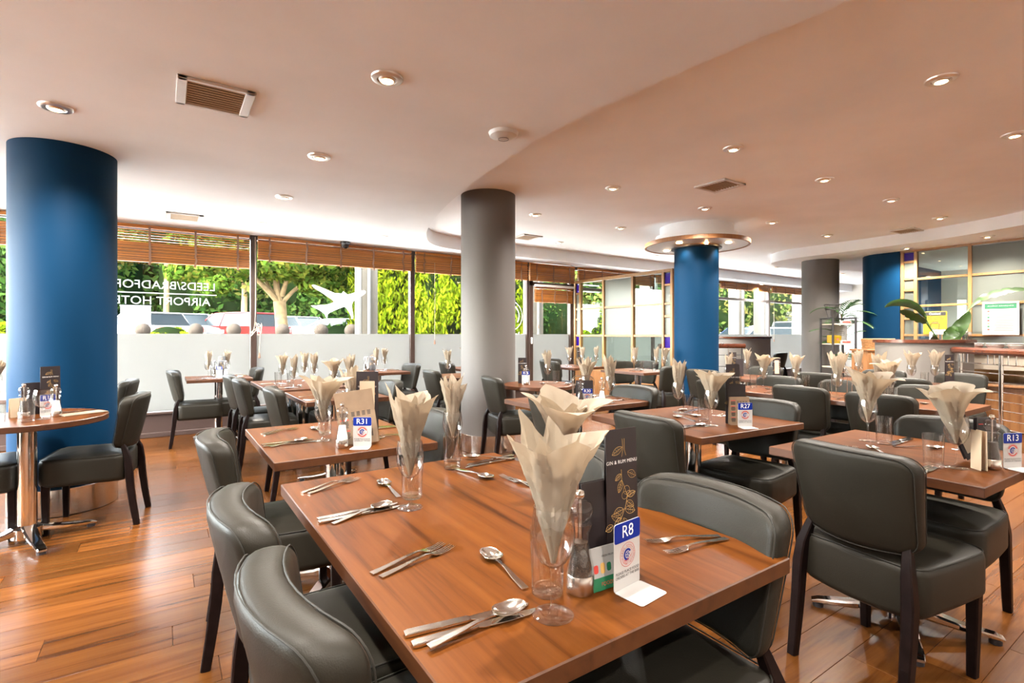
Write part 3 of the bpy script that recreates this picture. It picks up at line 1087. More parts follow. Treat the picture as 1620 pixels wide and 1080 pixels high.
# oak screen behind the buffet, with the room beyond it
NARROW_S = [1.0, 1.25, 1.516, 1.70, 1.976, 2.16, 2.435, 2.60]
grid_screen('oak_screen', 'tall oak grid screen of clear and frosted panes behind the buffet', 10.0,
            [3.37, 3.19, 2.52, 1.2, -0.1], [0.9, 1.25, 1.717, 2.15, 2.60], {0: NARROW_S},
            lambda i, j, n: (M_bluepane if j == 6 else M_frostpane) if n == 7 else (M_green_glass if i == 1 else M_frostpane), None, base=M_oak)
bp = [(9.96, 3.40), (9.96, 3.76), (10.0, 3.86), (10.10, 3.97), (10.24, 4.05), (10.42, 4.08), (10.75, 4.06), (13.8, 4.06), (13.8, 3.96), (10.45, 3.96), (10.2, 3.86), (10.08, 3.70), (10.08, 3.40)]
struct('wall_blue', flat_poly(bp, 0, SOFF + 0.01), M_blue)
struct('wall_beyond', MB().box(13.9, 0.5, 1.35, 0.1, 7.2, 2.7), M_wall, smooth=0)
t = thing('wall_lamp', 'glowing wall lamp seen through the clear pane of the oak screen', 'lamp', (13.82, 2.62, 1.55))
part('back_plate', MB().box(0, 0, 0, 0.03, 0.10, 0.14, 0.006), M_chrome, t)
part('shade', MB().lathe([(0.05, -0.09), (0.075, 0.09), (0.07, 0.09), (0.045, -0.09)], 20, -0.09, 0, 0), M_napkin, t)
part('bulb', MB().lathe([(0.0, -0.05), (0.03, -0.02), (0.03, 0.02), (0.0, 0.05)], 14, -0.09, 0, 0), M_lamp, t)
ld = bpy.data.lights.new('wall_lamp_light', 'POINT')
ld.energy = 14
ld.color = LAMP_COL
ld.shadow_soft_size = 0.08
lo = bpy.data.objects.new('wall_lamp_light', ld)
COL.objects.link(lo)
lo.parent = t
lo.location = (-0.2, 0, 0.08)
column('square_pillar', 12.0, 2.3, 0.25, SOFF, M_wall, 'cream pillar seen through the clear pane behind the buffet', kick=False)

# ------------------------------------------------------------------ chairs
SEAT_Z = 0.475


def seat_fn(x, y, z):
    f = 1.0 - 0.05 * max(0.0, -y / 0.22)          # a little narrower at the back
    lift = 0.010 * (abs(x) / 0.22) ** 2 if z < 0 else 0.0
    if z < 0:
        lift += -0.012 * (1 - (x / 0.23) ** 2)
    return (x * f, y, z + 0.385 + lift)


def back_fn(x, y, z):
    """pad plane (x across, y up) to the leaning, dished backrest; +z of the pad looks forward"""
    v = (y + 0.178) / 0.356
    w = 0.90 + 0.10 * v
    xx = x * w
    bow = 0.060 * (x / 0.222) ** 2
    lean = -0.075 * v + 0.012 * v * v
    thick = 0.82 + 0.52 * v
    drop = -0.012 * (abs(x) / 0.222) ** 2.5 * v
    bot = -0.012 * (1 - v) ** 2 * (abs(x) / 0.222) ** 2
    return (xx * (1 - 0.08 * bow), -0.224 + lean + bow + z * thick, 0.674 + y * 1.0 + drop - bot)


def build_chair():
    t = thing('dining_chair', 'x', 'chair', (0, 0, 0), 0, 'grey leather dining chairs')
    s = part('seat', MB().pad(0.228, 0.225, 0.065, 0.182, 0.030, seat_fn, dome=0.018, cs=5, es=4).mesh('seat', 60), M_leather, t)
    part('piping', MB().tube(outline(0.222, 0.219, 0.062, lambda x, y, z: (seat_fn(x, y, 0.0855)), z=0), 0.0022, 5, closed=True), M_piping, s)
    b = part('backrest', MB().pad(0.222, 0.178, 0.055, 0.068, 0.028, back_fn, dome=0.004, cs=6, es=4).mesh('backrest', 60), M_leather, t)
    part('piping', MB().tube(outline(0.2165, 0.1725, 0.05, lambda x, y, z: back_fn(x, y, -0.0285)), 0.0018, 5, closed=True)
         .tube(outline(0.2165, 0.1725, 0.05, lambda x, y, z: back_fn(x, y, 0.0285)), 0.0018, 5, closed=True), M_piping, b)
    for sx in (-1, 1):
        part('leg', MB().sweep([(sx * 0.185, 0.185, 0.0), (sx * 0.188, 0.186, 0.18), (sx * 0.19, 0.186, 0.35)], [0.030, 0.036, 0.042], [0.030, 0.036, 0.042], side=(1, 0, 0)), M_legwood, t)
        part('leg', MB().sweep([(sx * 0.193, -0.282, 0.0), (sx * 0.193, -0.264, 0.12), (sx * 0.193, -0.248, 0.25), (sx * 0.192, -0.240, 0.36), (sx * 0.184, -0.232, 0.44), (sx * 0.172, -0.212, 0.50), (sx * 0.160, -0.188, 0.56)],
                               [0.032, 0.035, 0.038, 0.040, 0.036, 0.030, 0.022], [0.034, 0.038, 0.042, 0.044, 0.040, 0.030, 0.018], side=(1, 0, 0)), M_legwood, t)
    return t


chair0 = build_chair()
chair_used = []
DIRS = {'E': -90, 'W': 90, 'N': 0, 'S': 180}


def chair(bx, by, d, label, turn=0.0):
    """bx, by: where the top of the backrest stands"""
    rz = R((DIRS[d] if isinstance(d, str) else d) + turn)
    fx, fy = -math.sin(rz), math.cos(rz)
    loc = (bx + fx * 0.278, by + fy * 0.278, 0)
    if not chair_used:
        chair_used.append(1)
        chair0.location = loc
        chair0.rotation_euler = (0, 0, rz)
        LABELS.pop('x', None)
        tag(chair0, label, 'chair', 'grey leather dining chairs')
        return chair0
    return copy_tree(chair0, loc, rz, label)


for a in [
    (0.14, 0.90, 'E', 'nearest grey leather chair, tucked at the near corner of the R8 table', 2),
    (0.13, 1.42, 'E', 'grey leather chair on the floor side of the R8 table, second along', -3),
    (0.15, 2.42, 'E', 'grey leather chair on the open floor side of the R31 table', -6),
    (1.23, 0.83, 'W', 'grey leather chair behind the tall gin menu at the R8 table', -2),
    (1.24, 1.40, 'W', 'grey leather chair at the R8 table half hidden behind napkins', 3),
    (1.24, 2.50, 'W', 'grey leather chair at the R31 table hidden by the spread napkin', 2),
    (2.00, 1.80, 'E', 'grey leather chair at the R27 table seen over the gin menu', -4),
    (3.14, 1.78, 'W', 'grey leather chair facing the R27 menu stand across its table', 6),
    (2.03, 2.66, 'E', 'grey leather chair at the R30 table, just past the napkins', -10),
    (3.13, 2.82, 'W', 'grey leather chair behind the corner of the R30 table', 0),
    (2.02, 0.86, 'E', 'large grey leather chair seen from behind at the R13 table', -8),
    (3.16, 0.86, 'W', 'grey leather chair across the R13 table, behind its pepper mill', 0),
    (4.13, 2.10, 'E', 'grey leather chair seen from behind at the long table, beside the R27 menus', -2),
    (4.05, 1.52, 'E', 'grey leather chair seen from behind at the near end of the long table', -3),
    (4.02, 2.75, 'E', 'grey leather chair at the far end of the long table behind the R27 glasses', 0),
    (5.00, 2.68, 'W', 'grey leather chair across the long table at its blue column end', 0),
    (5.02, 2.10, 'W', 'grey leather chair across the middle of the long table', 0),
    (5.05, 1.52, 'W', 'grey leather chair across the near end of the long table', 0),
    (2.60, 4.26, 'E', 'grey leather chair at the small round table by the grey column', -12),
    (2.52, 5.45, 'E', 'grey leather chair at the table hidden behind the grey column', -6),
    (3.42, 6.85, 'E', 'grey leather chair against the window behind the grey column', -4),
    (0.06, 6.98, 'E', 'grey leather chair alone by the frosted window at the small window table', -2),
    (0.98, 7.05, 'W', 'grey leather chair by the mullion at the small lettered window table', 0),
    (2.93, 6.80, 'W', 'grey leather chair at the window table under the aeroplane, mullion side', 4),
    (0.53, 5.92, 'E', 'grey leather chair at the double table, window end of its aisle side', 0),
    (0.56, 5.36, 'E', 'grey leather chair at the double table, middle of its aisle side', -3),
    (0.67, 4.32, 'E', 'grey leather chair at the narrow table behind R31', -3),
    (1.70, 4.38, 'W', 'grey leather chair across the narrow table behind R31', 0),
    (1.72, 5.32, 'W', 'grey leather chair across the double table, nearer of two', 0),
    (1.72, 5.92, 'W', 'grey leather chair across the double table, window end', 0),
    (-0.13, 4.40, 'W', 'grey leather chair at the round R18 table beside the blue column', -8),
    (-0.24, 5.80, 'W', 'grey leather chair behind the R18 chair, at the table past the blue column', -4),
    (-1.25, 4.42, 'E', 'grey leather chair cut by the frame edge at the R18 table', 6),
    (5.45, 6.93, 'S', 'grey leather chair against the glass door at the far table', 0),
    (5.90, 5.72, 'S', 'grey leather chair between the two tables along the glass partition', -6),
    (6.27, 5.45, 'W', 'grey leather chair with its back to the partition panes', 0),
    (5.55, 4.36, 'N', 'grey leather chair seen from behind at the end of the partition table', -4),
    (4.93, 6.30, 'E', 'grey leather chair on the aisle side of the table by the glass door', 0),
    (6.42, 3.62, 'W', 'grey leather chair in front of the second blue column', 0),
    (5.20, 3.75, 'E', 'grey leather chair on the aisle side of the blue column table', 0),
    (5.76, 2.75, 'E', 'grey leather chair at the far table in front of the shelf rack', 0),
    (5.74, 1.95, 'E', 'grey leather chair at the far table in front of the rails', 0),
    (6.92, 2.50, 'W', 'grey leather chair across the far table beside the low curved wall', 0),
    (6.96, 1.82, 'W', 'grey leather chair across the far table, close to the steel rails', 0),
    (11.70, 6.25, 'N', 'grey leather chair seen from behind at the far window table', -6),
    (10.90, 6.55, 'E', 'grey leather chair side on at the far window table', 0),
]:
    chair(*a)

# ------------------------------------------------------------------ tables
TOP_Z = 0.75


def top_mesh(sx, sy, th=0.036):
    me = MB().box(0, 0, 0, sx, sy, th, 0.0025).mesh('table_top', 30)
    me.materials.append(M_walnut)
    me.materials.append(M_walnut_e)
    for p in me.polygons:
        p.material_index = 0 if abs(p.normal.z) > 0.9 else 1
    return me


foot_me = MB().sweep([(0.03, 0, 0.085), (0.10, 0, 0.062), (0.20, 0, 0.042), (0.31, 0, 0.030), (0.335, 0, 0.024)], [0.075, 0.065, 0.055, 0.048, 0.04], [0.05, 0.036, 0.026, 0.02, 0.012], side=(0, 1, 0), ch=0.5).mesh('foot', 40)
foot_me.materials.append(M_chrome)
glide_me = MB().cyl(0.022, 0.0, 0.02, 14, 0.31, 0).mesh('glide')
glide_me.materials.append(M_black)
pole_me = MB().lathe([(0.075, 0.03), (0.075, 0.09), (0.046, 0.10), (0.046, 0.70)], 28).disc(0.075, 0.03, 28, up=False).mesh('pole')
pole_me.materials.append(M_chrome)
spider_me = MB().box(0, 0, 0.705, 0.34, 0.05, 0.02, 0.003).box(0, 0, 0.7049, 0.05, 0.34, 0.02, 0.003).mesh('top_bracket')
spider_me.materials.append(M_black)


def pedestal(t, x, y, rot=45):
    p = link('pole', pole_me, t)
    p.location = (x, y, 0)
    o = link('top_bracket', spider_me, t)
    o.location = (x, y, 0)
    for k in range(4):
        f = link('foot', foot_me, t)
        f.location = (x, y, 0)
        f.rotation_euler = (0, 0, R(rot + 90 * k))
        link('glide', glide_me, f)


def table(x0, x1, y0, y1, label, rz=0.0, bases=((0, 0),), rot=45, turn=False):
    t = thing('dining_table', label, 'table', ((x0 + x1) / 2, (y0 + y1) / 2, 0), R(rz), 'walnut topped dining tables')
    sx, sy = x1 - x0, y1 - y0
    if turn:
        o = link('table_top', top_mesh(sy, sx), t)
        o.rotation_euler = (0, 0, R(90))
    else:
        o = link('table_top', top_mesh(sx, sy), t)
    o.location = (0, 0, TOP_Z - 0.018)
    for bx, by in bases:
        pedestal(t, bx, by, rot)
    return t


def round_table(cx, cy, r, label):
    t = thing('round_table', label, 'table', (cx, cy, 0), 0, 'small round walnut tables')
    me = MB().lathe([(0.0, TOP_Z - 0.036), (r - 0.004, TOP_Z - 0.036), (r, TOP_Z - 0.032), (r, TOP_Z - 0.004), (r - 0.004, TOP_Z), (0.0, TOP_Z)], 64).mesh('table_top', 30)
    me.materials.append(M_walnut)
    me.materials.append(M_walnut_e)
    for p in me.polygons:
        p.material_index = 0 if abs(p.normal.z) > 0.9 else 1
    link('table_top', me, t)
    pedestal(t, 0, 0, 20)
    return t


table(0.322, 1.165, 0.605, 1.86, 'large walnut R8 table closest to the viewer', 0, ((0.02, -0.30), (0.02, 0.33)), 45)
table(0.355, 1.06, 2.185, 3.06, 'walnut R31 table holding the kraft paper menu', 0, ((0, 0.0),))
table(0.77, 1.50, 5.03, 6.20, 'long walnut table set with a row of white napkins near the window', 0, ((0, -0.25), (0, 0.3)))
table(0.87, 1.52, 4.02, 4.85, 'narrow walnut table behind the R31 table', 0, ((0, 0),))
table(0.20, 0.86, 6.70, 7.35, 'small walnut table at the lettered window', 0, ((0, 0),))
table(2.12, 2.80, 6.62, 7.30, 'small walnut table at the aeroplane window', 0, ((0, 0),))
table(3.62, 4.25, 6.55, 7.25, 'walnut window table mostly hidden by the grey column', 0, ((0, 0),))
table(2.70, 3.35, 5.32, 6.0, 'walnut table hidden behind the grey column', 0, ((0, 0),))
table(2.20, 3.06, 2.64, 3.36, 'walnut R30 table with the wire menu rack', 0, ((0, 0),))
table(2.19, 3.05, 1.52, 2.36, 'walnut R27 table with two filled wine glasses', -4, ((-0.02, -0.02),))
table(2.235, 3.02, 0.51, 1.25, 'walnut R13 table at the edge of the frame', -2, ((0.02, 0.02),), 30)
table(4.25, 4.90, 1.98, 2.90, 'far half of the long joined walnut table', 0, ((0, 0),))
table(4.25, 4.90, 1.12, 1.975, 'near half of the long joined walnut table', 0, ((0, 0),))
table(5.14, 5.80, 5.92, 6.72, 'walnut table by the glass door and partition', 0, ((0, 0),))
table(5.24, 5.92, 4.64, 5.45, 'walnut table alongside the glass partition panes', 0, ((0, 0),))
table(5.50, 6.16, 3.22, 3.98, 'walnut table before the second blue column', 0, ((0, 0),))
table(6.02, 6.70, 1.70, 2.40, 'far walnut table in front of the steel rails', 0, ((0, 0),))
table(6.02, 6.70, 2.45, 3.10, 'far walnut table in front of the low curved wall', 0, ((0, 0),))
table(11.2, 12.0, 6.70, 7.35, 'far window table beyond the handrail', 0, ((0, 0),))
round_table(-0.69, 4.225, 0.39, 'round walnut R18 table against the big blue column')
round_table(3.17, 4.20, 0.37, 'round walnut table against the central grey column')
round_table(-0.90, 5.85, 0.38, 'round walnut table behind the big blue column')

# ------------------------------------------------------------------ glass and tableware prototypes


def shell(prof, th):
    """outer profile bottom to top, returned with an inner wall"""
    inner = [(max(r - th, 0.0), z + (th if i == 0 else 0)) for i, (r, z) in enumerate(prof)]
    return prof + inner[::-1]


wg_bowl = MB().lathe(shell([(0.0005, 0.086), (0.012, 0.089), (0.024, 0.098), (0.0335, 0.115), (0.0385, 0.135), (0.0395, 0.150), (0.0378, 0.172), (0.0345, 0.195)], 0.0011), 28).mesh('bowl', 60)
wg_stem = MB().lathe([(0.010, 0.006), (0.0055, 0.014), (0.0045, 0.03), (0.0045, 0.07), (0.006, 0.082), (0.010, 0.088)], 14).mesh('stem', 60)
wg_foot = MB().lathe([(0.0, 0.0005), (0.036, 0.0005), (0.0375, 0.002), (0.034, 0.0038), (0.012, 0.0065), (0.0, 0.008)], 28).mesh('foot', 60)
tb_wall = MB().lathe(shell([(0.0305, 0.012), (0.0318, 0.05), (0.0332, 0.09), (0.0345, 0.126)], 0.0012), 28).mesh('wall', 60)
tb_base = MB().lathe([(0.0, 0.0005), (0.028, 0.0005), (0.0305, 0.003), (0.0305, 0.012), (0.029, 0.0125), (0.02, 0.0105), (0.0, 0.010)], 28).mesh('base', 50)
wb_bowl = MB().lathe(shell([(0.0005, 0.066), (0.018, 0.070), (0.036, 0.085), (0.046, 0.108), (0.049, 0.130), (0.045, 0.155), (0.040, 0.175)], 0.0011), 28).mesh('bowl', 60)
for me in (wg_bowl, wg_stem, wg_foot, tb_wall, tb_base, wb_bowl):
    me.materials.append(M_clear)


def wine_glass(x, y, z, label, balloon=False):
    t = thing('wine_glass', label, 'glass', (x, y, z), random.random() * 6, 'stemmed wine glasses')
    if balloon:
        link('bowl', wb_bowl, t)
        s = link('stem', wg_stem, t)
        s.scale = (1, 1, 0.77)
    else:
        link('bowl', wg_bowl, t)
        link('stem', wg_stem, t)
    link('foot', wg_foot, t)
    return t


def tumbler(x, y, z, label, h=1.0):
    t = thing('tumbler', label, 'glass', (x, y, z), random.random() * 6, 'straight water tumblers')
    o = link('wall', tb_wall, t)
    o.scale = (1, 1, h)
    link('base', tb_base, t)
    return t


def napkin_mesh(seed, lobes=4, flare=(-0.04, 0.16), length=(0.205, 0.258)):
    """paper napkin pinched into the glass: two pleated layers, one sheet, that open into pointed flaps"""
    r = random.Random(seed)
    NS, NT = 24 * lobes, 16
    vs, fs = [], []
    sq, sq_a = r.uniform(0.78, 0.95), r.uniform(0, 3.1)
    for layer in (0, 1):
        ls = [r.uniform(*length) * (1.0 if layer == 0 else 0.97) for _ in range(lobes)]
        fl = [r.uniform(*flare) * (1.0 if layer == 0 else 0.55) for _ in range(lobes)]
        wd = [r.uniform(0.7, 1.35) for _ in range(lobes)]
        tot = sum(wd)
        edges = [0.0]
        for w in wd:
            edges.append(edges[-1] + w / tot)
        ph = [r.uniform(0, 6.28) for _ in range(8)]
        sk = [r.uniform(-0.45, 0.45) for _ in range(lobes)]
        rot = 0.0 if layer == 0 else math.pi / lobes + r.uniform(-0.2, 0.2)
        for i in range(NT + 1):
            t = i / NT
            for k in range(NS):
                u = k / NS
                j = max(q for q in range(lobes) if edges[q] <= u + 1e-9)
                f = (u - edges[j]) / (edges[j + 1] - edges[j])
                g = 2 * f - 1
                c0 = sk[j]
                tri = 1 - (abs(g - c0) / (1 - c0) if g > c0 else abs(g - c0) / (1 + c0))
                nb = (j + 1) % lobes if g > c0 else (j - 1) % lobes
                L0 = 0.84 * min(ls[j], ls[nb])
                L = L0 + (ls[j] - L0) * (0.75 * tri + 0.25 * tri * tri)
                F = fl[j] * (0.55 + 0.45 * tri) + fl[nb] * 0.45 * (1 - tri)
                s = t * L
                a = (0.235 if layer == 0 else 0.15) + F * t ** 1.5
                rad = (0.004 if layer == 0 else 0.002) + s * math.sin(a)
                pleat = 0.20 * (tri - 0.5)                       # straight creases down the flap and in the notches
                fine = abs(((u * lobes * 2.5 + ph[5]) % 1.0) - 0.5) * 0.22 - 0.055
                rad *= 1 + (pleat + fine) * (0.45 + 0.55 * t)
                th = 2 * math.pi * u + rot + 0.12 * math.sin(2 * math.pi * u * 2 + ph[1]) + 0.06 * math.sin(7 * t + ph[2] + 1.7 * j)
                curl = max(0.0, t - 0.72) / 0.28 * tri
                z = s * math.cos(a) - 0.030 * fl[j] / 0.3 * curl * curl
                rad += 0.020 * (fl[j] / 0.3) * curl * curl
                crump = 0.0030 * math.sin(23 * t + ph[3] + 9 * u * 6.28) * math.sin(11 * t + ph[4] + 5 * u * 6.28) * min(1, 3 * t)
                rad = max(0.002, rad + crump)
                if s < 0.095:
                    rad = min(rad, 0.033 if layer == 0 else 0.028)
                x, y = rad * math.cos(th), rad * math.sin(th)
                ca, sa = math.cos(sq_a), math.sin(sq_a)
                x2, y2 = (x * ca + y * sa), (-x * sa + y * ca) * (sq if s > 0.09 else 1)
                vs.append((x2 * ca - y2 * sa, x2 * sa + y2 * ca, z))
    M = (NT + 1) * NS
    for o in (0, M):
        for i in range(NT):
            for k in range(NS):
                k2 = (k + 1) % NS
                fs.append((o + i * NS + k, o + i * NS + k2, o + (i + 1) * NS + k2, o + (i + 1) * NS + k))
    for k in range(NS):
        k2 = (k + 1) % NS
        fs.append((k, M + k, M + k2, k2))
    mb = MB().add(vs, fs)
    me = mb.mesh('folded_napkin', 22)
    me.materials.append(M_napkin)
    return me


NAPK = [napkin_mesh(11, 4), napkin_mesh(23, 4, (-0.08, 0.08)), napkin_mesh(5, 4, (0.05, 0.32)), napkin_mesh(42, 4, (-0.10, 0.04)), napkin_mesh(77, 5, (0.0, 0.20)), napkin_mesh(90, 4, (0.02, 0.32), (0.215, 0.275)), napkin_mesh(31, 4, (-0.08, 0.10)), napkin_mesh(64, 5, (-0.08, 0.06))]


def napkin(x, y, z, v, label, rz=None, sc_=1.0, tilt=(0, 0), base=0.094):
    o = link('folded_napkin', NAPK[v % len(NAPK)])
    o.location = (x, y, z + base)
    spin = Matrix.Rotation(random.random() * 6.28 if rz is None else rz, 3, 'Z')
    o.rotation_euler = (Matrix.Rotation(tilt[1], 3, 'Y') @ Matrix.Rotation(tilt[0], 3, 'X') @ spin).to_euler()
    o.scale = (sc_, sc_, sc_)
    return tag(o, label, 'napkin', 'napkins folded into wine glasses')


# cutlery, +Y towards the tip
hd = [(0, -0.098, 0.0020), (0, -0.090, 0.0022), (0, -0.05, 0.0045), (0, -0.01, 0.0085), (0, 0.02, 0.0095), (0, 0.034, 0.0075)]
ck_handle = MB().sweep(hd, [0.015, 0.016, 0.013, 0.0085, 0.0065, 0.008], [0.0028, 0.003, 0.0028, 0.0028, 0.003, 0.003], side=(1, 0, 0), ch=0.4).mesh('handle', 40)
mb = MB().sweep([(0, 0.033, 0.0076), (0, 0.042, 0.0050), (0, 0.055, 0.0032)], [0.008, 0.020, 0.0235], [0.0026, 0.0022, 0.002], side=(1, 0, 0), ch=0.4)
for q in range(4):
    xx = (q - 1.5) * 0.0062
    mb.sweep([(xx, 0.053, 0.0033), (xx, 0.075, 0.0030), (xx * 0.96, 0.100, 0.0070)], [0.0036, 0.0031, 0.0016], [0.002, 0.0018, 0.0012], side=(1, 0, 0), ch=0.4)
fork_head = mb.mesh('tines', 40)


def spoon_fn(x, y, z):
    k = (x / 0.0215) ** 2 + (y / 0.034) ** 2
    return (x * (1 - 0.12 * y / 0.034), y + 0.066, z + 0.0018 + 0.0085 * min(k, 1.1))


spoon_head = MB().pad(0.0215, 0.034, 0.0212, 0.0018, 0.0008, spoon_fn, cs=8, es=2).mesh('bowl', 60)
knife_handle = MB().sweep([(0, -0.115, 0.0032), (0, -0.108, 0.0035), (0, -0.05, 0.0035), (0, -0.005, 0.0035), (0, 0.0, 0.0035)], [0.015, 0.018, 0.016, 0.0145, 0.011], [0.006, 0.007, 0.0065, 0.006, 0.005], side=(1, 0, 0), ch=0.4).mesh('handle', 40)
knife_blade = MB().sweep([(0, -0.001, 0.0034), (0.001, 0.01, 0.0034), (0.002, 0.06, 0.003), (0.001, 0.095, 0.0025), (-0.003, 0.112, 0.002), (-0.006, 0.117, 0.002)], [0.010, 0.017, 0.0195, 0.0175, 0.009, 0.002], [0.003, 0.0022, 0.0018, 0.0015, 0.0012, 0.001], side=(1, 0, 0), ch=0.4).mesh('blade', 40)
for me in (ck_handle, fork_head, spoon_head, knife_handle, knife_blade):
    me.materials.append(M_steel)


def cutlery(kind, x, y, z, rz, label, s=1.0):
    t = thing(kind, label, kind, (x, y, z), rz, 'stainless steel cutlery')
    if kind == 'knife':
        link('handle', knife_handle, t)
        link('blade', knife_blade, t)
    elif kind == 'fork':
        link('handle', ck_handle, t)
        link('tines', fork_head, t)
    else:
        link('handle', ck_handle, t)
        link('bowl', spoon_head, t)
    t.scale = (s, s, 1)
    return t


def cut_px(kind, tip, end, label, z=TOP_Z, s=1.0, dz=0.0):
    a, b = at(*tip, z + 0.004), at(*end, z + 0.004)
    rz = math.atan2(a[1] - b[1], a[0] - b[0]) - math.pi / 2
    return cutlery(kind, (a[0] + b[0]) / 2, (a[1] + b[1]) / 2, z + 0.0005 + dz, rz, label, s)


def setting(x, y, d, where, full=True, z=TOP_Z):
    """a place setting centred on (x, y) for a guest looking along d"""
    rz = R(DIRS[d])
    c, s = math.cos(rz), math.sin(rz)

    def w(a, b):
        return x + a * c - b * s, y + a * s + b * c
    for k, (kind, lx, ly, dr, what) in enumerate([
        ('fork', -0.135, 0.0, 2, 'outer fork'), ('fork', -0.105, 0.005, -2, 'inner fork'),
        ('knife', 0.105, 0.0, 0, 'inner knife'), ('knife', 0.128, -0.004, 2, 'outer knife'), ('spoon', 0.158, -0.012, -5, 'soup spoon'),
        ('spoon', 0.02, 0.19, 82, 'dessert spoon')]):
        if not full and k in (1, 3):
            continue
        px, py = w(lx, ly)
        cutlery(kind, px, py, z + 0.0005, rz + R(dr), 'stainless %s %s' % (what, where))


# ------------------------------------------------------------------ mills, menus, table numbers
mill_body = MB().lathe([(0.026, 0.036), (0.026, 0.050), (0.021, 0.075), (0.0175, 0.100), (0.0185, 0.118), (0.023, 0.128), (0.023, 0.134), (0.0165, 0.138)], 24).mesh('body', 50)
mill_body.materials.append(M_acrylic)
mill_fill = MB().lathe([(0.0, 0.037), (0.0225, 0.037), (0.0225, 0.050), (0.0175, 0.075), (0.0145, 0.098), (0.0, 0.100)], 20).mesh('filling', 50)
mill_fill_s = mill_fill.copy()
mill_fill.materials.append(M_pepper)
mill_fill_s.materials.append(M_salt)
mill_base = MB().lathe([(0.0, 0.001), (0.0265, 0.001), (0.0275, 0.003), (0.0275, 0.034), (0.026, 0.037), (0.0, 0.037)], 24).mesh('base_ring', 40)
mill_base.materials.append(M_brushed)
mill_cap = MB().lathe([(0.015, 0.138), (0.020, 0.143), (0.0245, 0.152), (0.0255, 0.163), (0.021, 0.175), (0.010, 0.181), (0.0, 0.182)], 24).mesh('cap', 50)
mill_cap.materials.append(M_acrylic)
mill_core = MB().cyl(0.003, 0.10, 0.18, 8).mesh('spindle')
mill_core.materials.append(M_brushed)
mill_knob = MB().lathe([(0.004, 0.180), (0.008, 0.184), (0.0095, 0.190), (0.007, 0.197), (0.0, 0.199)], 16).mesh('knob', 60)
mill_knob.materials.append(M_chrome)


def mill(x, y, z, label, salt=False, s=1.0):
    t = thing('salt_mill' if salt else 'pepper_mill', label, 'mill', (x, y, z), random.random(), 'clear salt and pepper mills')
    for nme, me in (('body', mill_body), ('filling', mill_fill_s if salt else mill_fill), ('base_ring', mill_base), ('cap', mill_cap), ('spindle', mill_core), ('knob', mill_knob)):
        link(nme, me, t)
    t.scale = (s, s, s)
    return t


FR = (R(90), 0, 0)
sign_plate = MB().pad(0.041, 0.066, 0.006, 0.002, 0.0008, lambda x, y, z: (x, -z, y + 0.066), cs=3, es=1).add([], []).mesh('plate', 40)
sign_plate.materials.append(M_whiteplastic)
sign_foot = MB().pad(0.041, 0.033, 0.006, 0.002, 0.0008, lambda x, y, z: (x, y - 0.033, z + 0.0012), cs=3, es=1).mesh('foot', 40)
sign_foot.materials.append(M_whiteplastic)
sign_blue = MB().pad(0.0405, 0.019, 0.005, 0.0008, 0.0003, lambda x, y, z: (x, -z - 0.0013, y + 0.1125), cs=3, es=1).mesh('blue_panel', 40)
sign_blue.materials.append(M_blueprint)


def arc_ring(r, wd, a0=0.0, a1=360.0, n=32):
    mb = MB()
    vs, fs = [], []
    for i in range(n + 1):
        a = R(a0 + (a1 - a0) * i / n)
        vs += [((r - wd / 2) * math.cos(a), 0, (r - wd / 2) * math.sin(a)), ((r + wd / 2) * math.cos(a), 0, (r + wd / 2) * math.sin(a))]
    for i in range(n):
        fs.append((2 * i, 2 * i + 1, 2 * i + 3, 2 * i + 2))
    return mb.add(vs, fs)


ring_red = arc_ring(0.0235, 0.0009).mesh('ring', 0)
ring_red.materials.append(M_redprint)
ring_words = arc_ring(0.0190, 0.0045, 20, 160, 18).mesh('words', 0)
ring_words2 = arc_ring(0.0190, 0.0042, 205, 335, 18).mesh('words', 0)
ring_words.materials.append(M_redprint)
ring_words2.materials.append(M_redprint)
mb = arc_ring(0.0098, 0.0042, 30, 290, 26)
for a in (0, 72, 144, 216, 288):
    mb.add([(0.0062 * math.cos(R(a + q)), -0.0001, 0.0062 * math.sin(R(a + q))) for q in (-20, 20)] + [(0.0015 * math.cos(R(a + 20)), -0.0001, 0.0015 * math.sin(R(a + 20))), (0.0015 * math.cos(R(a - 20)), -0.0001, 0.0015 * math.sin(R(a - 20)))], [(0, 1, 2, 3)])
emblem_blue = mb.mesh('emblem', 0)
emblem_blue.materials.append(M_blueprint)
emblem_swoosh = MB().add([(-0.013, -0.0002, -0.009), (-0.004, -0.0002, -0.0105), (0.010, -0.0002, -0.005), (0.0125, -0.0002, 0.001), (0.006, -0.0002, -0.0075), (-0.004, -0.0002, -0.0125)], [(0, 1, 2, 5), (2, 3, 4), (2, 4, 5)]).mesh('swoosh', 0)
emblem_swoosh.materials.append(M_redprint)


def circle_text(t, body, r, size, z0, centre, span, flip=False, y=-0.0021):
    n = len(body)
    for i, ch in enumerate(body):
        if ch == ' ':
            continue
        f = (i / (n - 1) - 0.5) * span
        a = (90 - f) if not flip else (270 + f)
        o = text('emblem_letter', ch, size, M_redprint, t, (r * math.cos(R(a)), y, z0 + r * math.sin(R(a))), (R(90), R(90 - a) if not flip else R(270 - a), 0), extrude=0.0)
        o.rotation_euler = Euler((R(90), 0, 0)).to_matrix().to_euler()
        o.rotation_mode = 'QUATERNION'
        from_m = Matrix.Rotation(-R(f) if not flip else R(f), 3, 'Z')
        o.rotation_quaternion = (Matrix.Rotation(R(90), 3, 'X') @ from_m).to_quaternion()


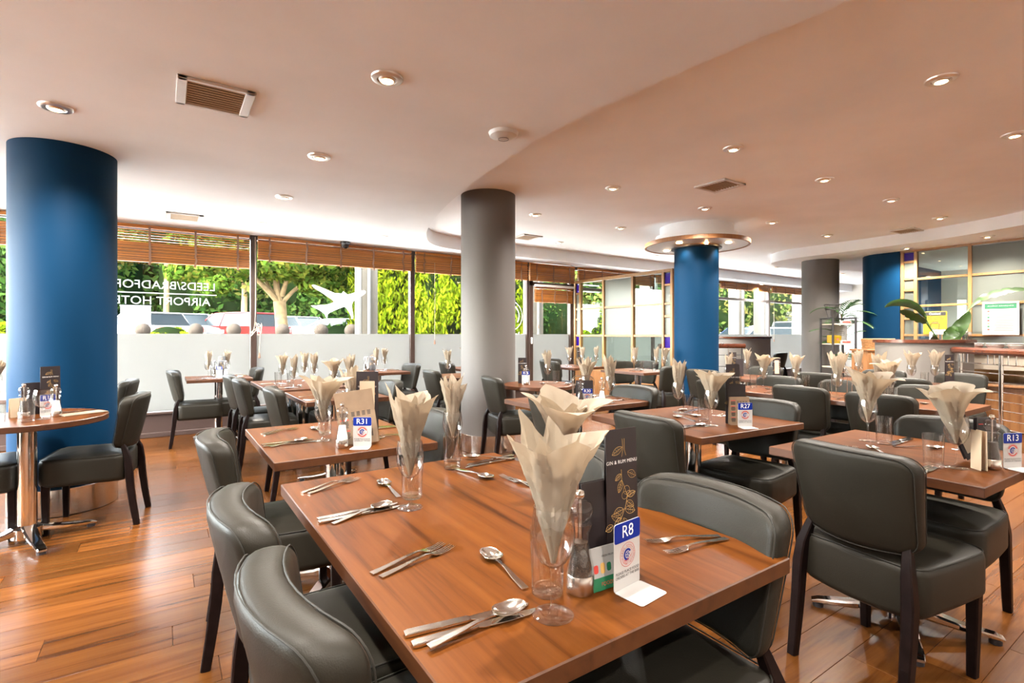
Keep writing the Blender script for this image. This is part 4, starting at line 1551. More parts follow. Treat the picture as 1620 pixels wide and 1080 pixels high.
def number_sign(x, y, z, rz, num, label, tiny=False, s=1.0):
    t = thing('table_number', label, 'sign', (x, y, z), rz, 'white and blue table number stands')
    link('plate', sign_plate, t)
    link('foot', sign_foot, t)
    link('blue_panel', sign_blue, t)
    text('number', num, 0.034, M_number, t, (0, -0.0020, 0.1125), FR, extrude=0.0)
    e = link('emblem', emblem_blue, t)
    e.location = (0, -0.0016, 0.066)
    o = link('emblem_swoosh', emblem_swoosh, t)
    o.location = (0, -0.0016, 0.066)
    o = link('emblem_ring', ring_red, t)
    o.location = (0, -0.0016, 0.066)
    if tiny:
        circle_text(t, 'LEEDS BRADFORD', 0.0185, 0.0058, 0.066, 0, 200)
        circle_text(t, 'AIRPORT HOTEL', 0.0185, 0.0058, 0.066, 0, 140, True)
        o = link('emblem_inner_ring', ring_red, t)
        o.location = (0, -0.0016, 0.066)
        o.scale = (0.62, 1, 0.62)
    else:
        for me in (ring_words, ring_words2):
            o = link('emblem_words', me, t)
            o.location = (0, -0.0016, 0.066)
    text('caption', 'PLEASE PLACE FOOD\nORDERS AT THE BAR', 0.0078, M_blackprint, t, (0, -0.0016, 0.030), FR, extrude=0.0)
    t.scale = (s, s, s)
    return t


# botanical line drawing for the gin menu
def leaf_lines(mb, x, z, ang, L, w):
    ca, sa = math.cos(ang), math.sin(ang)

    def P(a, b):
        return (x + a * ca - b * sa, 0, z + a * sa + b * ca)
    up = [P(L * i / 10, w * math.sin(math.pi * i / 10) ** 0.8) for i in range(11)]
    dn = [P(L * i / 10, -w * math.sin(math.pi * i / 10) ** 0.8) for i in range(11)]
    for ln in (up, dn, [P(0, 0), P(L, 0)]):
        mb.tube(ln, 0.00035, 4)
    for i in (3, 5, 7):
        mb.tube([P(L * i / 10, 0), P(L * (i + 1.3) / 10, 0.7 * w * math.sin(math.pi * i / 10))], 0.0002, 4)
        mb.tube([P(L * i / 10, 0), P(L * (i + 1.3) / 10, -0.7 * w * math.sin(math.pi * i / 10))], 0.0002, 4)


mb = MB()
mb.tube([(0.000, 0, 0.285), (0.002, 0, 0.265), (-0.002, 0, 0.248)], 0.0004, 4)
mb.tube([(0.006, 0, 0.285), (0.006, 0, 0.262), (0.010, 0, 0.250)], 0.0004, 4)
leaf_lines(mb, 0.0, 0.268, R(205), 0.032, 0.007)
mb.tube([(-0.004, 0, 0.222), (-0.003, 0, 0.200), (0.004, 0, 0.185), (0.012, 0, 0.165), (0.006, 0, 0.145), (-0.008, 0, 0.120)], 0.0004, 4)
for lx, lz, la, ll, lw in [(-0.005, 0.213, 215, 0.02, 0.005), (0.014, 0.215, -25, 0.026, 0.008), (-0.004, 0.20, 250, 0.026, 0.006), (0.012, 0.165, 15, 0.024, 0.006), (0.010, 0.155, -35, 0.024, 0.007), (0.0, 0.14, 190, 0.028, 0.008), (0.004, 0.14, -15, 0.030, 0.008), (-0.006, 0.122, 160, 0.03, 0.008), (0.0, 0.122, -70, 0.028, 0.008), (-0.03, 0.112, 200, 0.022, 0.007), (-0.01, 0.125, 240, 0.03, 0.008)]:
    leaf_lines(mb, lx, lz, R(la), ll, lw)
for bx, bz, br in [(0.010, 0.178, 0.009), (0.004, 0.168, 0.008), (0.016, 0.170, 0.006)]:
    mb.tube([(bx + br * math.cos(a * math.pi / 8), 0, bz + br * math.sin(a * math.pi / 8)) for a in range(16)], 0.0003, 4, closed=True)
botanic_me = mb.mesh('leaf_drawing', 0)
botanic_me.materials.append(M_goldprint)


def slab_card(w, h, th, lean=0.0, y0=0.0, r=0.002):
    return MB().pad(w / 2, h / 2, r, th, th * 0.3, lambda x, y, z: (x, y0 - z + (y + h / 2) * lean, y + h / 2 + 0.001), cs=2, es=1)


def gin_menu(x, y, z, rz, label, near=False, h=0.305, w=0.088, lean=0.03):
    t = thing('drinks_menu', label, 'menu', (x, y, z), rz, 'tall black gin and rum menus')
    part('front_leaf', slab_card(w, h, 0.0012, lean), M_card, t)
    part('back_leaf', slab_card(w * 0.99, h * 0.995, 0.0012, -lean * 0.3, 0.014), M_card, t)
    k = h / 0.305
    o = link('leaf_drawing', botanic_me, t)
    o.location = (0.002, -0.0012 + 0.19 * k * lean - 0.0003, 0.0)
    o.rotation_euler = (-math.atan(lean), 0, 0)
    o.location = (0.002, -0.0012, 0.0)
    o.scale = (1, 1, k)
    zt = 0.238 * k
    o = text('title', 'GIN & RUM MENU', 0.0102, M_number, t, (0, zt * lean - 0.0014, zt), (R(90) - math.atan(lean), 0, 0), extrude=0.0, spacing=1.08)
    return t


def leaflet(x, y, z, rz, label, w=0.13, h=0.075):
    t = thing('leaflet_holder', label, 'leaflet', (x, y, z), rz)
    part('front_card', slab_card(w, h, 0.0012, 0.12, 0.0), M_whiteprint, t)
    part('back_card', slab_card(w, h, 0.0012, -0.12, 0.045), M_whiteprint, t)
    lean_rot = (R(90) - math.atan(0.12), 0, 0)
    part('green_band', MB().pad(w / 2 - 0.0005, 0.012, 0.002, 0.0006, 0.0002, lambda a, b, c: (a, -c - 0.0011 + (b + 0.0135) * 0.12, b + 0.0135), cs=2, es=1), M_greencard, t)
    text('green_words', 'FOODS FOODS', 0.010, M_redprint, t, (0.0, 0.013 * 0.12 - 0.0018, 0.0125), lean_rot, extrude=0.0)
    for i, (xx, m) in enumerate(((-0.045, M_redprint), (-0.028, M_goldprint), (-0.012, M_greencard), (0.036, M_redprint), (0.046, M_greencard))):
        part('food_picture', MB().pad(0.0055, 0.008 + 0.002 * (i % 2), 0.004, 0.0004, 0.0001, lambda a, b, c, xx=xx: (a + xx, -c - 0.0010 + (b + 0.042) * 0.12, b + 0.042), cs=3, es=1), m, t)
    text('heading', 'FRESH FROM THE GRILL', 0.0055, M_blackprint, t, (0.0, 0.064 * 0.12 - 0.0011, 0.064), lean_rot, extrude=0.0)
    return t


def booklet(x, y, z, rz, label, w=0.085, h=0.205, m=None, lean=0.05, words=False, tilt=0.0):
    t = thing('menu_booklet', label, 'menu', (x, y, z), rz)
    t.rotation_euler = (0, tilt, rz)
    part('front_cover', slab_card(w, h, 0.0012, lean), m or M_card, t)
    part('back_cover', slab_card(w, h, 0.0012, -lean * 0.5, 0.022), m or M_card, t)
    if words:
        r = random.Random(5)
        mbx = MB()
        hdx = MB()
        for c_ in range(5):
            for b_ in range(4):
                zz = h * (0.88 - b_ * 0.20)
                if c_ == 0:
                    hdx.box(-w * 0.32, zz * lean - 0.0012, zz, w * 0.24, 0.0003, h * 0.022)
                for l_ in range(6):
                    z2 = zz - h * (0.03 + 0.022 * l_)
                    ww = w * (r.uniform(0.16, 0.24) if c_ == 0 else 0.085)
                    mbx.box(-w * 0.32 + (0.0 if c_ == 0 else w * (0.10 + 0.14 * c_)), z2 * lean - 0.0012, z2, ww, 0.0004, h * 0.012)
        o = part('price_lines', mbx.mesh('price_lines', 0), M_blackprint, t)
        o['kind'] = 'stuff'
        o = part('headings', hdx.mesh('headings', 0), M_redprint, t)
    return t


def wire_rack(x, y, z, rz, label, w=0.11, h=0.19):
    t = thing('wire_menu_rack', label, 'rack', (x, y, z), rz)
    loop = [(-w / 2, 0, 0), (-w / 2, 0, h - 0.02), (-w / 2 + 0.02, 0, h), (w / 2 - 0.02, 0, h), (w / 2, 0, h - 0.02), (w / 2, 0, 0)]
    for nme, yy in (('front_hoop', -0.03), ('back_hoop', 0.03)):
        part(nme, MB().tube(loop, 0.0022, 6), M_chrome, t, loc=(0, yy, 0.002))
    part('base_wire', MB().tube([(-w / 2, -0.03, 0.003), (w / 2, -0.03, 0.003), (w / 2, 0.03, 0.003), (-w / 2, 0.03, 0.003)], 0.0022, 6, closed=True), M_chrome, t)
    return t

# ------------------------------------------------------------------ laid tables


def laid(x, y, where, v=0, tum=None, sc_=1.0, rz=None, tilt=(0, 0), z=TOP_Z):
    wine_glass(x, y, z, 'wine glass with a napkin ' + where)
    napkin(x, y, z, v, 'cream paper napkin ' + where, rz, sc_, tilt)
    if tum:
        tumbler(tum[0], tum[1], z, 'clear tumbler by the napkin ' + where)


def laid_px(p, where, v=0, tum=None, **k):
    x, y = at(p[0], p[1], TOP_Z)
    tp = None
    if tum:
        tp = at(tum[0], tum[1], TOP_Z)
        if math.dist(tp, (x, y)) < 0.078:
            d = Vector((tp[0] - x, tp[1] - y))
            d = d.normalized() * 0.078 if d.length > 1e-6 else Vector((0.078, 0))
            tp = (x + d.x, y + d.y)
    laid(x, y, where, v, tp, **k)


# R8, the near table
laid_px((875, 973), 'in front of the R8 sign', 0, (866, 938), rz=1.1, sc_=1.10)
laid_px((648.6, 803), 'at the floor side far corner of the R8 table', 0, (652, 787), rz=2.1, sc_=1.12)
laid_px((716, 728), 'at the back edge of the R8 table', 6, (715.5, 741), rz=0.9, sc_=1.08)
laid(0.985, 1.20, 'behind the R8 menus', 2, (0.93, 1.10), rz=0.2, sc_=1.08, tilt=(0.05, 0.03))
mill(*at(918, 935, TOP_Z), TOP_Z, 'clear pepper mill full of peppercorns beside the R8 sign')
number_sign(0.760, 0.716, TOP_Z, R(6), 'R8', 'white and blue R8 table number stand on the near table', tiny=True)
leaflet(0.742, 0.731, TOP_Z, R(-3), 'white and green food leaflet behind the R8 sign', 0.132, 0.082)
gin_menu(0.785, 0.748, TOP_Z, R(-1), 'tall black gin and rum menu with gold leaves behind the R8 sign', True, 0.305, 0.088)
booklet(0.718, 0.752, TOP_Z, R(-2), 'short plain black booklet between pepper mill and gin menu on R8', 0.075, 0.205)
W8 = 'at the nearest place of the R8 table'
cut_px('fork', (706, 858), (580, 909), 'stainless fork, upper of the pair ' + W8)
cut_px('fork', (724, 861), (590, 916), 'stainless fork, lower of the pair ' + W8)
cut_px('knife', (836, 955), (640, 1003), 'stainless knife, outer of two ' + W8)
cut_px('knife', (838, 966), (664, 1016), 'stainless knife, inner of two ' + W8, dz=0.0)
cut_px('spoon', (828, 962), (678, 1027), 'stainless soup spoon lying over the knives ' + W8, dz=0.006)
cut_px('spoon', (764, 868), (836, 934), 'stainless dessert spoon lying alone ' + W8)
W8 = 'at the second floor side place of the R8 table'
cut_px('fork', (562, 754), (472, 780), 'stainless fork, upper of the pair ' + W8)
cut_px('fork', (577, 754), (477, 783), 'stainless fork, lower of the pair ' + W8)
cut_px('knife', (628, 795), (504, 821), 'stainless knife, outer of two ' + W8)
cut_px('knife', (629, 800), (509, 825), 'stainless knife, inner of two ' + W8)
cut_px('spoon', (622, 795), (521, 829), 'stainless soup spoon beside the knives ' + W8)
cut_px('spoon', (599, 757), (636, 790), 'stainless dessert spoon alone ' + W8)
W8 = 'at the window end place of the R8 table'
cut_px('knife', (733, 739), (815, 724), 'stainless knife, outer of two ' + W8)
cut_px('knife', (738, 734), (812, 720), 'stainless knife, inner of two ' + W8)
cut_px('spoon', (739, 725), (805, 727), 'stainless soup spoon across the knives ' + W8, dz=0.006)
cut_px('spoon', (771, 755), (729, 743), 'stainless dessert spoon alone ' + W8)
cut_px('fork', (793, 752), (850, 772), 'stainless fork, first of the pair ' + W8)
cut_px('fork', (806, 757), (866, 776), 'stainless fork, second of the pair ' + W8)
W8 = 'by the chair behind the R8 menus'
cut_px('fork', (1030, 856), (1131, 847), 'stainless fork, first of the pair ' + W8)
cut_px('fork', (1058, 874), (1147, 851), 'stainless fork, second of the pair ' + W8)

# R31
laid_px((511, 697), 'on the R31 table by the kraft menu', 5, (514, 687), rz=2.5, sc_=1.02)
laid_px((556, 668), 'behind the R31 kraft menu', 4, None, rz=1.2)
number_sign(0.735, 2.285, TOP_Z, R(-33), 'R31', 'white and blue R31 table number stand before the kraft menu')
booklet(0.74, 2.335, TOP_Z, R(-33), 'kraft paper price list leaning behind the R31 sign', 0.175, 0.245, M_kraft, 0.10, True, tilt=R(-9))
gm = gin_menu(0.80, 2.42, TOP_Z, R(-33), 'black menu with cream page behind the R31 kraft menu', False, 0.325, 0.105)
part('cream_page', MB().pad(0.036, 0.11, 0.002, 0.0006, 0.0002, lambda x, y, z: (x, -z - 0.0016 + (y + 0.17) * 0.03, y + 0.17), cs=2, es=1), M_kraftlight, gm)
mill(0.655, 2.315, TOP_Z, 'clear salt mill beside the R31 kraft menu', True)
W = 'at the near floor side place of R31'
cut_px('fork', (469, 676), (412, 686), 'stainless fork, upper of the pair ' + W)
cut_px('fork', (478, 676), (410, 689), 'stainless fork, lower of the pair ' + W)
cut_px('knife', (492, 694), (418, 703), 'stainless knife, outer of two ' + W)
cut_px('knife', (498, 697), (420, 706), 'stainless knife, inner of two ' + W)
cut_px('spoon', (487, 694), (426, 707), 'stainless soup spoon ' + W)
cut_px('spoon', (494, 676), (512, 686), 'stainless dessert spoon ' + W)
setting(0.92, 2.55, 'W', 'on the far side of R31')

# tables near the window
for i, (p, v, tm) in enumerate([((447, 607), 0, (441, 608)), ((465, 613), 3, (460, 610)), ((482, 602), 1, None), ((497, 604), 6, None)]):
    laid_px(p, '%s in the row on the long window side table' % ('first', 'second', 'third', 'fourth')[i], v, tm, rz=0.7 * i, sc_=0.95)
setting(0.90, 5.30, 'E', 'at the nearer aisle place of the long window side table', False)
setting(0.90, 5.85, 'E', 'at the window end aisle place of the long window side table', False)
laid_px((528, 622), 'on the narrow table behind R31, wide open', 5, (535, 621), rz=0.4, sc_=0.95)
laid_px((553, 619), 'on the narrow table behind R31, upright', 3, None, rz=1.9, sc_=1.0)
setting(0.99, 4.25, 'E', 'on the narrow table behind R31', False)
laid(0.42, 6.93, 'nearer on the small lettered window table', 3, (0.47, 6.84), rz=0.2, sc_=0.95)
laid(0.62, 7.06, 'farther on the small lettered window table', 1, None, rz=1.0, sc_=0.95)
gin_menu(0.56, 7.0, TOP_Z, R(-40), 'black drinks menu on the small lettered window table', h=0.25)
number_sign(0.53, 6.93, TOP_Z, R(-40), 'R20', 'blue number stand on the small lettered window table')
mill(0.49, 7.0, TOP_Z, 'pepper mill on the small lettered window table')
mill(0.60, 6.93, TOP_Z, 'salt mill on the small lettered window table', True)
setting(0.32, 6.93, 'E', 'on the lettered window table', False)
setting(0.74, 7.05, 'W', 'on the far side of the lettered window table', False)
laid(2.42, 6.93, 'first on the small aeroplane window table', 3, None, rz=0.2)
laid(2.56, 6.98, 'second on the small aeroplane window table', 6, None, rz=1.0)
gin_menu(2.42, 7.08, TOP_Z, R(-40), 'black drinks menu on the small aeroplane window table', h=0.25)
mill(2.30, 7.03, TOP_Z, 'pepper mill on the small aeroplane window table')
mill(2.36, 7.12, TOP_Z, 'salt mill on the small aeroplane window table', True)
setting(2.68, 6.95, 'W', 'on the aeroplane window table', False)
laid(3.80, 6.85, 'on the window table behind the grey column', 5, None, rz=2.0)
laid(2.86, 5.62, 'on the table hidden behind the grey column', 1, None, rz=2.0)

# round tables
laid(3.32, 4.24, 'on the round table by the grey column', 3, (3.40, 4.20), rz=2.4, sc_=1.05)
mill(3.00, 4.18, TOP_Z, 'salt mill on the round table by the grey column', True)
mill(3.12, 4.38, TOP_Z, 'pepper mill on the round table by the grey column')
gin_menu(3.08, 4.36, TOP_Z, R(-34), 'black drinks menu standing against the grey column', h=0.265)
number_sign(3.06, 4.27, TOP_Z, R(-34), 'R16', 'blue R16 number stand on the round table by the grey column')
setting(3.25, 3.98, 'N', 'on the round table by the grey column', False)
wine_glass(-0.60, 4.10, TOP_Z, 'empty balloon wine glass on the round R18 table', True)
tumbler(-0.655, 4.02, TOP_Z, 'straight tumbler in front of the R18 sign')
wine_glass(-0.83, 3.98, TOP_Z, 'empty balloon wine glass cut by the frame edge on R18', True)
tumbler(-0.765, 3.945, TOP_Z, 'straight tumbler near the frame edge on R18')
mill(-0.70, 4.20, TOP_Z, 'clear pepper mill in front of the R18 leaflet', s=1.05)
mill(-0.55, 4.17, TOP_Z, 'clear salt mill behind the R18 balloon glass', True)
gin_menu(-0.60, 4.36, TOP_Z, R(34), 'black gin and rum menu against the blue column on R18', True, 0.30, 0.105)
booklet(-0.69, 4.36, TOP_Z, R(30), 'low black booklet behind the gin menu on R18', 0.09, 0.20)
number_sign(-0.60, 4.245, TOP_Z, R(36), 'R18', 'white and blue R18 number stand on the round table')
booklet(-0.735, 4.27, TOP_Z, R(36), 'cream food leaflet beside the R18 pepper mill', 0.08, 0.115, M_kraftlight, 0.06)
nap = MB().pad(0.055, 0.12, 0.003, 0.006, 0.002, None, cs=2, es=2).mesh('flat_napkin', 40)
nap.materials.append(M_napkin)
o = link('flat_napkin', nap)
o.location = (*at(135, 645, TOP_Z), TOP_Z + 0.0035)
o.location = (-0.435, 4.24, TOP_Z + 0.0035)
o.rotation_euler = (0, 0, R(-58))
tag(o, 'flat folded cream napkin lying at the edge of the round R18 table', 'napkin')
cut_px('spoon', (88, 648), (122, 646), 'stainless spoon half under the flat napkin on R18')
cutlery('knife', -0.47, 4.37, TOP_Z + 0.0005, R(-65), 'stainless knife behind the flat napkin on R18')
laid(-1.12, 5.72, 'on the round table past the big blue column', 4, None, rz=1.0)

# R30
wire_rack(2.52, 2.80, TOP_Z, R(-34), 'chrome wire rack holding menus on the R30 table', 0.15, 0.20)
booklet(2.525, 2.79, TOP_Z, R(-34), 'black booklet inside the wire rack on R30', 0.125, 0.17)
number_sign(2.50, 2.735, TOP_Z, R(-34), 'R30', 'blue R30 number stand before the wire rack', s=0.9)
mill(2.44, 2.74, TOP_Z, 'pepper mill by the R30 number stand')
mill(2.61, 2.70, TOP_Z, 'salt mill by the wire rack on R30', True)
laid(2.62, 2.88, 'behind the wire rack on R30', 4, None, rz=0.6, sc_=1.05)
laid(2.73, 2.74, 'in front at R30', 1, None, rz=2.6, sc_=1.1)
setting(2.93, 2.92, 'W', 'at the far place of R30', False)
cut_px('fork', (972, 627), (990, 634), 'stainless fork laid near the R30 corner')
cut_px('spoon', (940, 632), (962, 626), 'stainless spoon laid near the R30 napkins')

# R27
laid_px((1073, 652), 'farther on the R27 table', 1, (1089, 656), rz=0.4, sc_=1.06)
laid_px((1125.5, 673), 'nearer on the R27 table', 5, (1113, 666), rz=2.0, sc_=1.0)
number_sign(2.62, 1.605, TOP_Z, R(-30), 'R27', 'white and blue R27 table number stand')
b27 = booklet(2.645, 1.650, TOP_Z, R(-30), 'kraft paper menu holder behind the R27 sign', 0.115, 0.155, M_kraft, 0.06, True)
gin_menu(2.66, 1.70, TOP_Z, R(-30), 'black gin menu rising behind the R27 kraft holder', True, 0.335, 0.08)
booklet(2.665, 1.682, TOP_Z, R(-30), 'black menu between gin menu and kraft holder on R27', 0.105, 0.225, M_card, 0.02)
W = 'at the near place of R27'
cut_px('knife', (1122, 671), (1064, 674.5), 'stainless knife, outer of two ' + W)
cut_px('knife', (1128, 673), (1070, 676.5), 'stainless knife, inner of two ' + W)
cut_px('spoon', (1117, 671), (1077, 677.5), 'stainless soup spoon ' + W)
cut_px('spoon', (1062, 657), (1105, 667), 'stainless dessert spoon ' + W)
cut_px('fork', (1046, 655), (1030, 668), 'stainless fork, first of the pair ' + W)
cut_px('fork', (1038, 654), (1022, 666), 'stainless fork, second of the pair ' + W)
setting(2.90, 2.02, 'W', 'at the far place of R27')

# R13
laid_px((1373, 697), 'farther on the R13 table', 2, (1397, 702), rz=0.55, sc_=1.12)
laid_px((1513, 740), 'nearer on the R13 table', 5, (1484, 739), rz=2.55, sc_=1.05, tilt=(-0.10, -0.15))
mill(*at(1569, 741, TOP_Z), TOP_Z, 'clear pepper mill at the near corner of the R13 table', s=1.02)
number_sign(2.645, 0.545, TOP_Z, R(-26), 'R13', 'white and blue R13 table number stand by the frame edge')
booklet(2.585, 0.600, TOP_Z, R(-26), 'brown price list behind the R13 sign', 0.085, 0.185, M_card, 0.03, True)
booklet(2.515, 0.60, TOP_Z, R(50), 'cream folded leaflet beside the R13 pepper mill', 0.05, 0.145, M_kraftlight, 0.02)
gm = gin_menu(2.66, 0.655, TOP_Z, R(-30), 'leaning black menu with cream page on R13', False, 0.275, 0.075)
gm.rotation_euler = (0, R(-26), R(-30))
gm.location.z += 0.02
part('cream_page', MB().pad(0.025, 0.105, 0.002, 0.0006, 0.0002, lambda x, y, z: (x, -z - 0.0016 + (y + 0.13) * 0.03, y + 0.13), cs=2, es=1), M_kraftlight, gm)
W = 'at the near chair of R13'
cut_px('fork', (1338, 703), (1331, 721), 'stainless fork, first of the pair ' + W)
cut_px('fork', (1355, 703), (1345, 724), 'stainless fork, second of the pair ' + W)
cut_px('spoon', (1380, 709), (1400, 719), 'stainless dessert spoon ' + W)
cut_px('knife', (1470, 736), (1440, 750), 'stainless knife, outer of two ' + W)
cut_px('knife', (1480, 738), (1452, 753), 'stainless knife, inner of two ' + W)
W = 'at the far chair of R13'
cut_px('spoon', (1492, 709), (1414, 706), 'stainless soup spoon ' + W)
cut_px('fork', (1515, 711), (1547, 706), 'stainless fork, first of the pair ' + W)
cut_px('fork', (1535, 716), (1563, 711), 'stainless fork, second of the pair ' + W)
cut_px('knife', (1408, 700), (1441, 692), 'stainless knife, outer of two ' + W)
cut_px('knife', (1414, 703), (1440, 695), 'stainless knife, inner of two ' + W)

# the long joined table
for i, (p, v, tm, k) in enumerate([((1152.6, 611.5), 3, (1166, 612), 1.0), ((1208, 613), 2, (1192, 613), 1.05), ((1258.5, 615), 0, (1275, 614), 1.05), ((1325, 629), 7, (1305, 627), 1.15), ((1390, 628), 1, (1406, 634), 1.15), ((1408, 632), 2, (1412, 640), 1.0)]):
    laid_px(p, '%s along the long joined table from the blue column end' % ('first', 'second', 'third', 'fourth', 'fifth', 'sixth')[i], v, tm, rz=0.3 + 0.8 * i, sc_=k)
wire_rack(4.62, 1.98, TOP_Z, R(-34), 'chrome wire rack on the long joined table', 0.13, 0.19)
leaflet(4.58, 2.30, TOP_Z, R(-36), 'small red and white leaflet on the long joined table', 0.08, 0.06)
setting(4.40, 2.55, 'E', 'at the column end of the long joined table', False)
setting(4.40, 1.75, 'E', 'at the near end of the long joined table', False)
setting(4.75, 1.45, 'W', 'across the near end of the long joined table', False)
# partition tables
laid(5.33, 6.25, 'by the glass door, first', 7, (5.42, 6.20), rz=0.2)
laid(5.40, 6.02, 'by the glass door, second', 1, None, rz=0.9)
laid(5.72, 6.05, 'by the glass door, third', 3, None, rz=0.9)
laid(5.60, 5.12, 'by the partition panes, first', 1, (5.66, 5.05), rz=1.4, sc_=1.05)
laid(5.70, 4.82, 'by the partition panes, second', 3, (5.62, 4.78), rz=0.1, sc_=1.05)
laid(5.86, 4.80, 'by the partition panes, third', 0, None, rz=2.2, sc_=1.05)
number_sign(5.68, 6.18, TOP_Z, R(-34), 'R22', 'blue number stand on the table by the glass door')
gin_menu(5.60, 6.30, TOP_Z, R(-34), 'black drinks menu on the table by the glass door')
setting(5.48, 5.12, 'E', 'by the partition panes', False)
setting(5.93, 5.15, 'W', 'across from the partition panes', False)
setting(5.27, 6.45, 'E', 'by the glass door', False)
# table in front of the second blue column
laid(5.95, 3.62, 'in front of the second blue column', 6, None, rz=0.5, sc_=1.05)
gin_menu(5.75, 3.68, TOP_Z, R(-34), 'black drinks menu in front of the second blue column', h=0.29)
booklet(5.80, 3.62, TOP_Z, R(-34), 'black booklet in front of the second blue column', 0.09, 0.21)
gm = gin_menu(6.05, 3.30, TOP_Z, R(-34), 'black framed menu card right of the second blue column', h=0.23)
part('cream_page', MB().pad(0.026, 0.08, 0.002, 0.0006, 0.0002, lambda x, y, z: (x, -z - 0.0016 + (y + 0.12) * 0.03, y + 0.12), cs=2, es=1), M_kraftlight, gm)
# far tables by the rails
laid(6.12, 2.62, 'at the far table near the rack, first', 6, None, rz=0.4)
laid(6.42, 2.58, 'at the far table near the low curved wall', 3, None, rz=1.4, sc_=1.05)
laid(6.30, 2.05, 'at the far table before the rails, wide', 0, (6.36, 1.96), rz=0.8, sc_=1.1)
laid(6.52, 1.92, 'at the far table before the rails, farther', 6, None, rz=2.0, sc_=1.1)
gin_menu(6.45, 1.78, TOP_Z, R(-34), 'black drinks menu at the far table before the rails')
# far window table beyond the handrail
wine_glass(11.42, 6.95, TOP_Z, 'empty wine glass on the far window table, first', True)
wine_glass(11.75, 6.90, TOP_Z, 'empty wine glass on the far window table, second', True)
gin_menu(11.32, 7.05, TOP_Z, R(-34), 'dark menu on the far window table beyond the handrail', h=0.31, w=0.11)
mill(11.36, 6.90, TOP_Z, 'pepper mill on the far window table beyond the handrail')

# ------------------------------------------------------------------ buffet corner on the far side


def wall_strip(pts, z0, z1, th):
    mb = MB()
    mb.sweep([(x, y, (z0 + z1) / 2) for x, y in pts], th, z1 - z0, side=None, ch=0.05)
    return mb


lw_pts = [(8.62, 3.02), (8.30, 3.06), (8.10, 2.98), (7.98, 2.80), (8.00, 2.60), (8.15, 2.42), (8.40, 2.28), (8.7, 2.2)]
lw_pts = smooth_line(lw_pts, 5)
t = thing('low_curved_wall', 'low curved grey wall with mahogany cap in front of the oak screen', 'low wall', (0, 0, 0))
part('wall_body', wall_strip(lw_pts, 0.0, 1.15, 0.10), M_lowwall, t)
part('wooden_cap', wall_strip(lw_pts, 1.15, 1.192, 0.16), M_rail, t)
hr = smooth_line([(8.62, 2.42), (8.45, 2.32), (8.15, 2.15), (7.75, 1.80), (7.40, 1.36), (7.12, 0.85), (6.95, 0.3)], 6)
t = thing('curved_railing', 'curved steel railing with thick mahogany handrail beside the buffet', 'railing', (0, 0, 0))
part('handrail', MB().sweep([(x, y, 1.065) for x, y in hr], 0.10, 0.075, side=None, ch=0.6), M_rail, t)
for k, z in enumerate((0.92, 0.82, 0.72, 0.62, 0.52, 0.42, 0.32, 0.22)):
    part('rod', MB().tube([(x, y, z) for x, y in hr], 0.007, 6), M_chrome, t)
for q in (1, 12, 20, 30, 36):
    x, y = hr[q]
    part('post', MB().cyl(0.021, 0.0, 1.04, 14, x, y), M_chrome, t)
    for dq in (-2, -1, 1, 2):
        if 0 <= q + dq < len(hr):
            x2, y2 = hr[q + dq]
            part('spindle', MB().cyl(0.007, 0.92, 1.04, 8, x2, y2), M_chrome, t)
t = thing('buffet_counter', 'long buffet counter with wooden shelves in front of the oak screen', 'counter', (9.35, 1.0, 0))
part('worktop', MB().box(0, 0, 1.03, 1.1, 3.0, 0.04, 0.006), M_rail, t)
part('front_panel', MB().box(-0.46, 0, 0.90, 0.03, 2.9, 0.20, 0.004), M_counter, t)
part('lower_panel', MB().box(-0.42, 0, 0.30, 0.03, 2.9, 0.56, 0.004), M_cabinet, t)
part('shelf', MB().box(-0.22, 0, 0.60, 0.6, 2.9, 0.03, 0.004), M_cabinet, t)
part('end_panel', MB().box(-0.02, 1.46, 0.5, 0.95, 0.04, 1.0, 0.004), M_rail, t)
part('white_drawer', MB().box(-0.475, -0.35, 0.72, 0.03, 1.6, 0.12, 0.006), M_white, t)
tag(part('price_card', MB().box(0, 0, 0, 0.12, 0.01, 0.08, 0.002), M_redprint, None, loc=(8.95, 0.95, 0.66), rot=(R(-15), 0, R(-60))), 'small red and white card on the buffet shelf', 'card')

bowl_me = MB().lathe([(0.0, 0.002), (0.045, 0.002), (0.05, 0.008), (0.075, 0.03), (0.092, 0.062), (0.096, 0.066), (0.089, 0.064), (0.07, 0.034), (0.04, 0.012), (0.0, 0.010)], 28).mesh('bowl', 50)
bowl_me.materials.append(M_china)
rim_me = MB().lathe([(0.097, 0.060), (0.105, 0.064), (0.097, 0.068)], 28).mesh('rim', 50)
rim_me.materials.append(M_china)
seq = 0
for i in range(6):
    for j in range(2):
        seq += 1
        t = thing('china_bowl', 'white china bowl, %s in stack %s counted from the plant' % (('lower', 'upper')[j], ('one', 'two', 'three', 'four', 'five', 'six')[i]), 'bowl', (9.22 - 0.02 * i, 2.28 - 0.215 * i, 1.051 + 0.024 * j), 0, 'white bowls stacked on the buffet')
        link('body', bowl_me, t)
        link('rim', rim_me, t)
t = thing('chrome_lid', 'chrome domed lid at the end of the white bowls', 'lid', (9.0, 1.02, 1.05))
part('dome', MB().lathe([(0.13, 0.0), (0.125, 0.05), (0.09, 0.11), (0.0, 0.135)], 28), M_chrome, t)
part('knob', MB().lathe([(0.012, 0.13), (0.018, 0.15), (0.0, 0.165)], 14), M_black, t)
t = thing('toaster', 'steel conveyor toaster full of bread slots under the yellow sign', 'toaster', (9.48, 2.62, 1.05), R(-84))
part('body', MB().box(0, 0.02, 0.13, 0.44, 0.28, 0.24, 0.01), M_brushed, t)
part('slot_panel', MB().box(0, -0.125, 0.14, 0.36, 0.012, 0.15, 0.003), M_black, t)
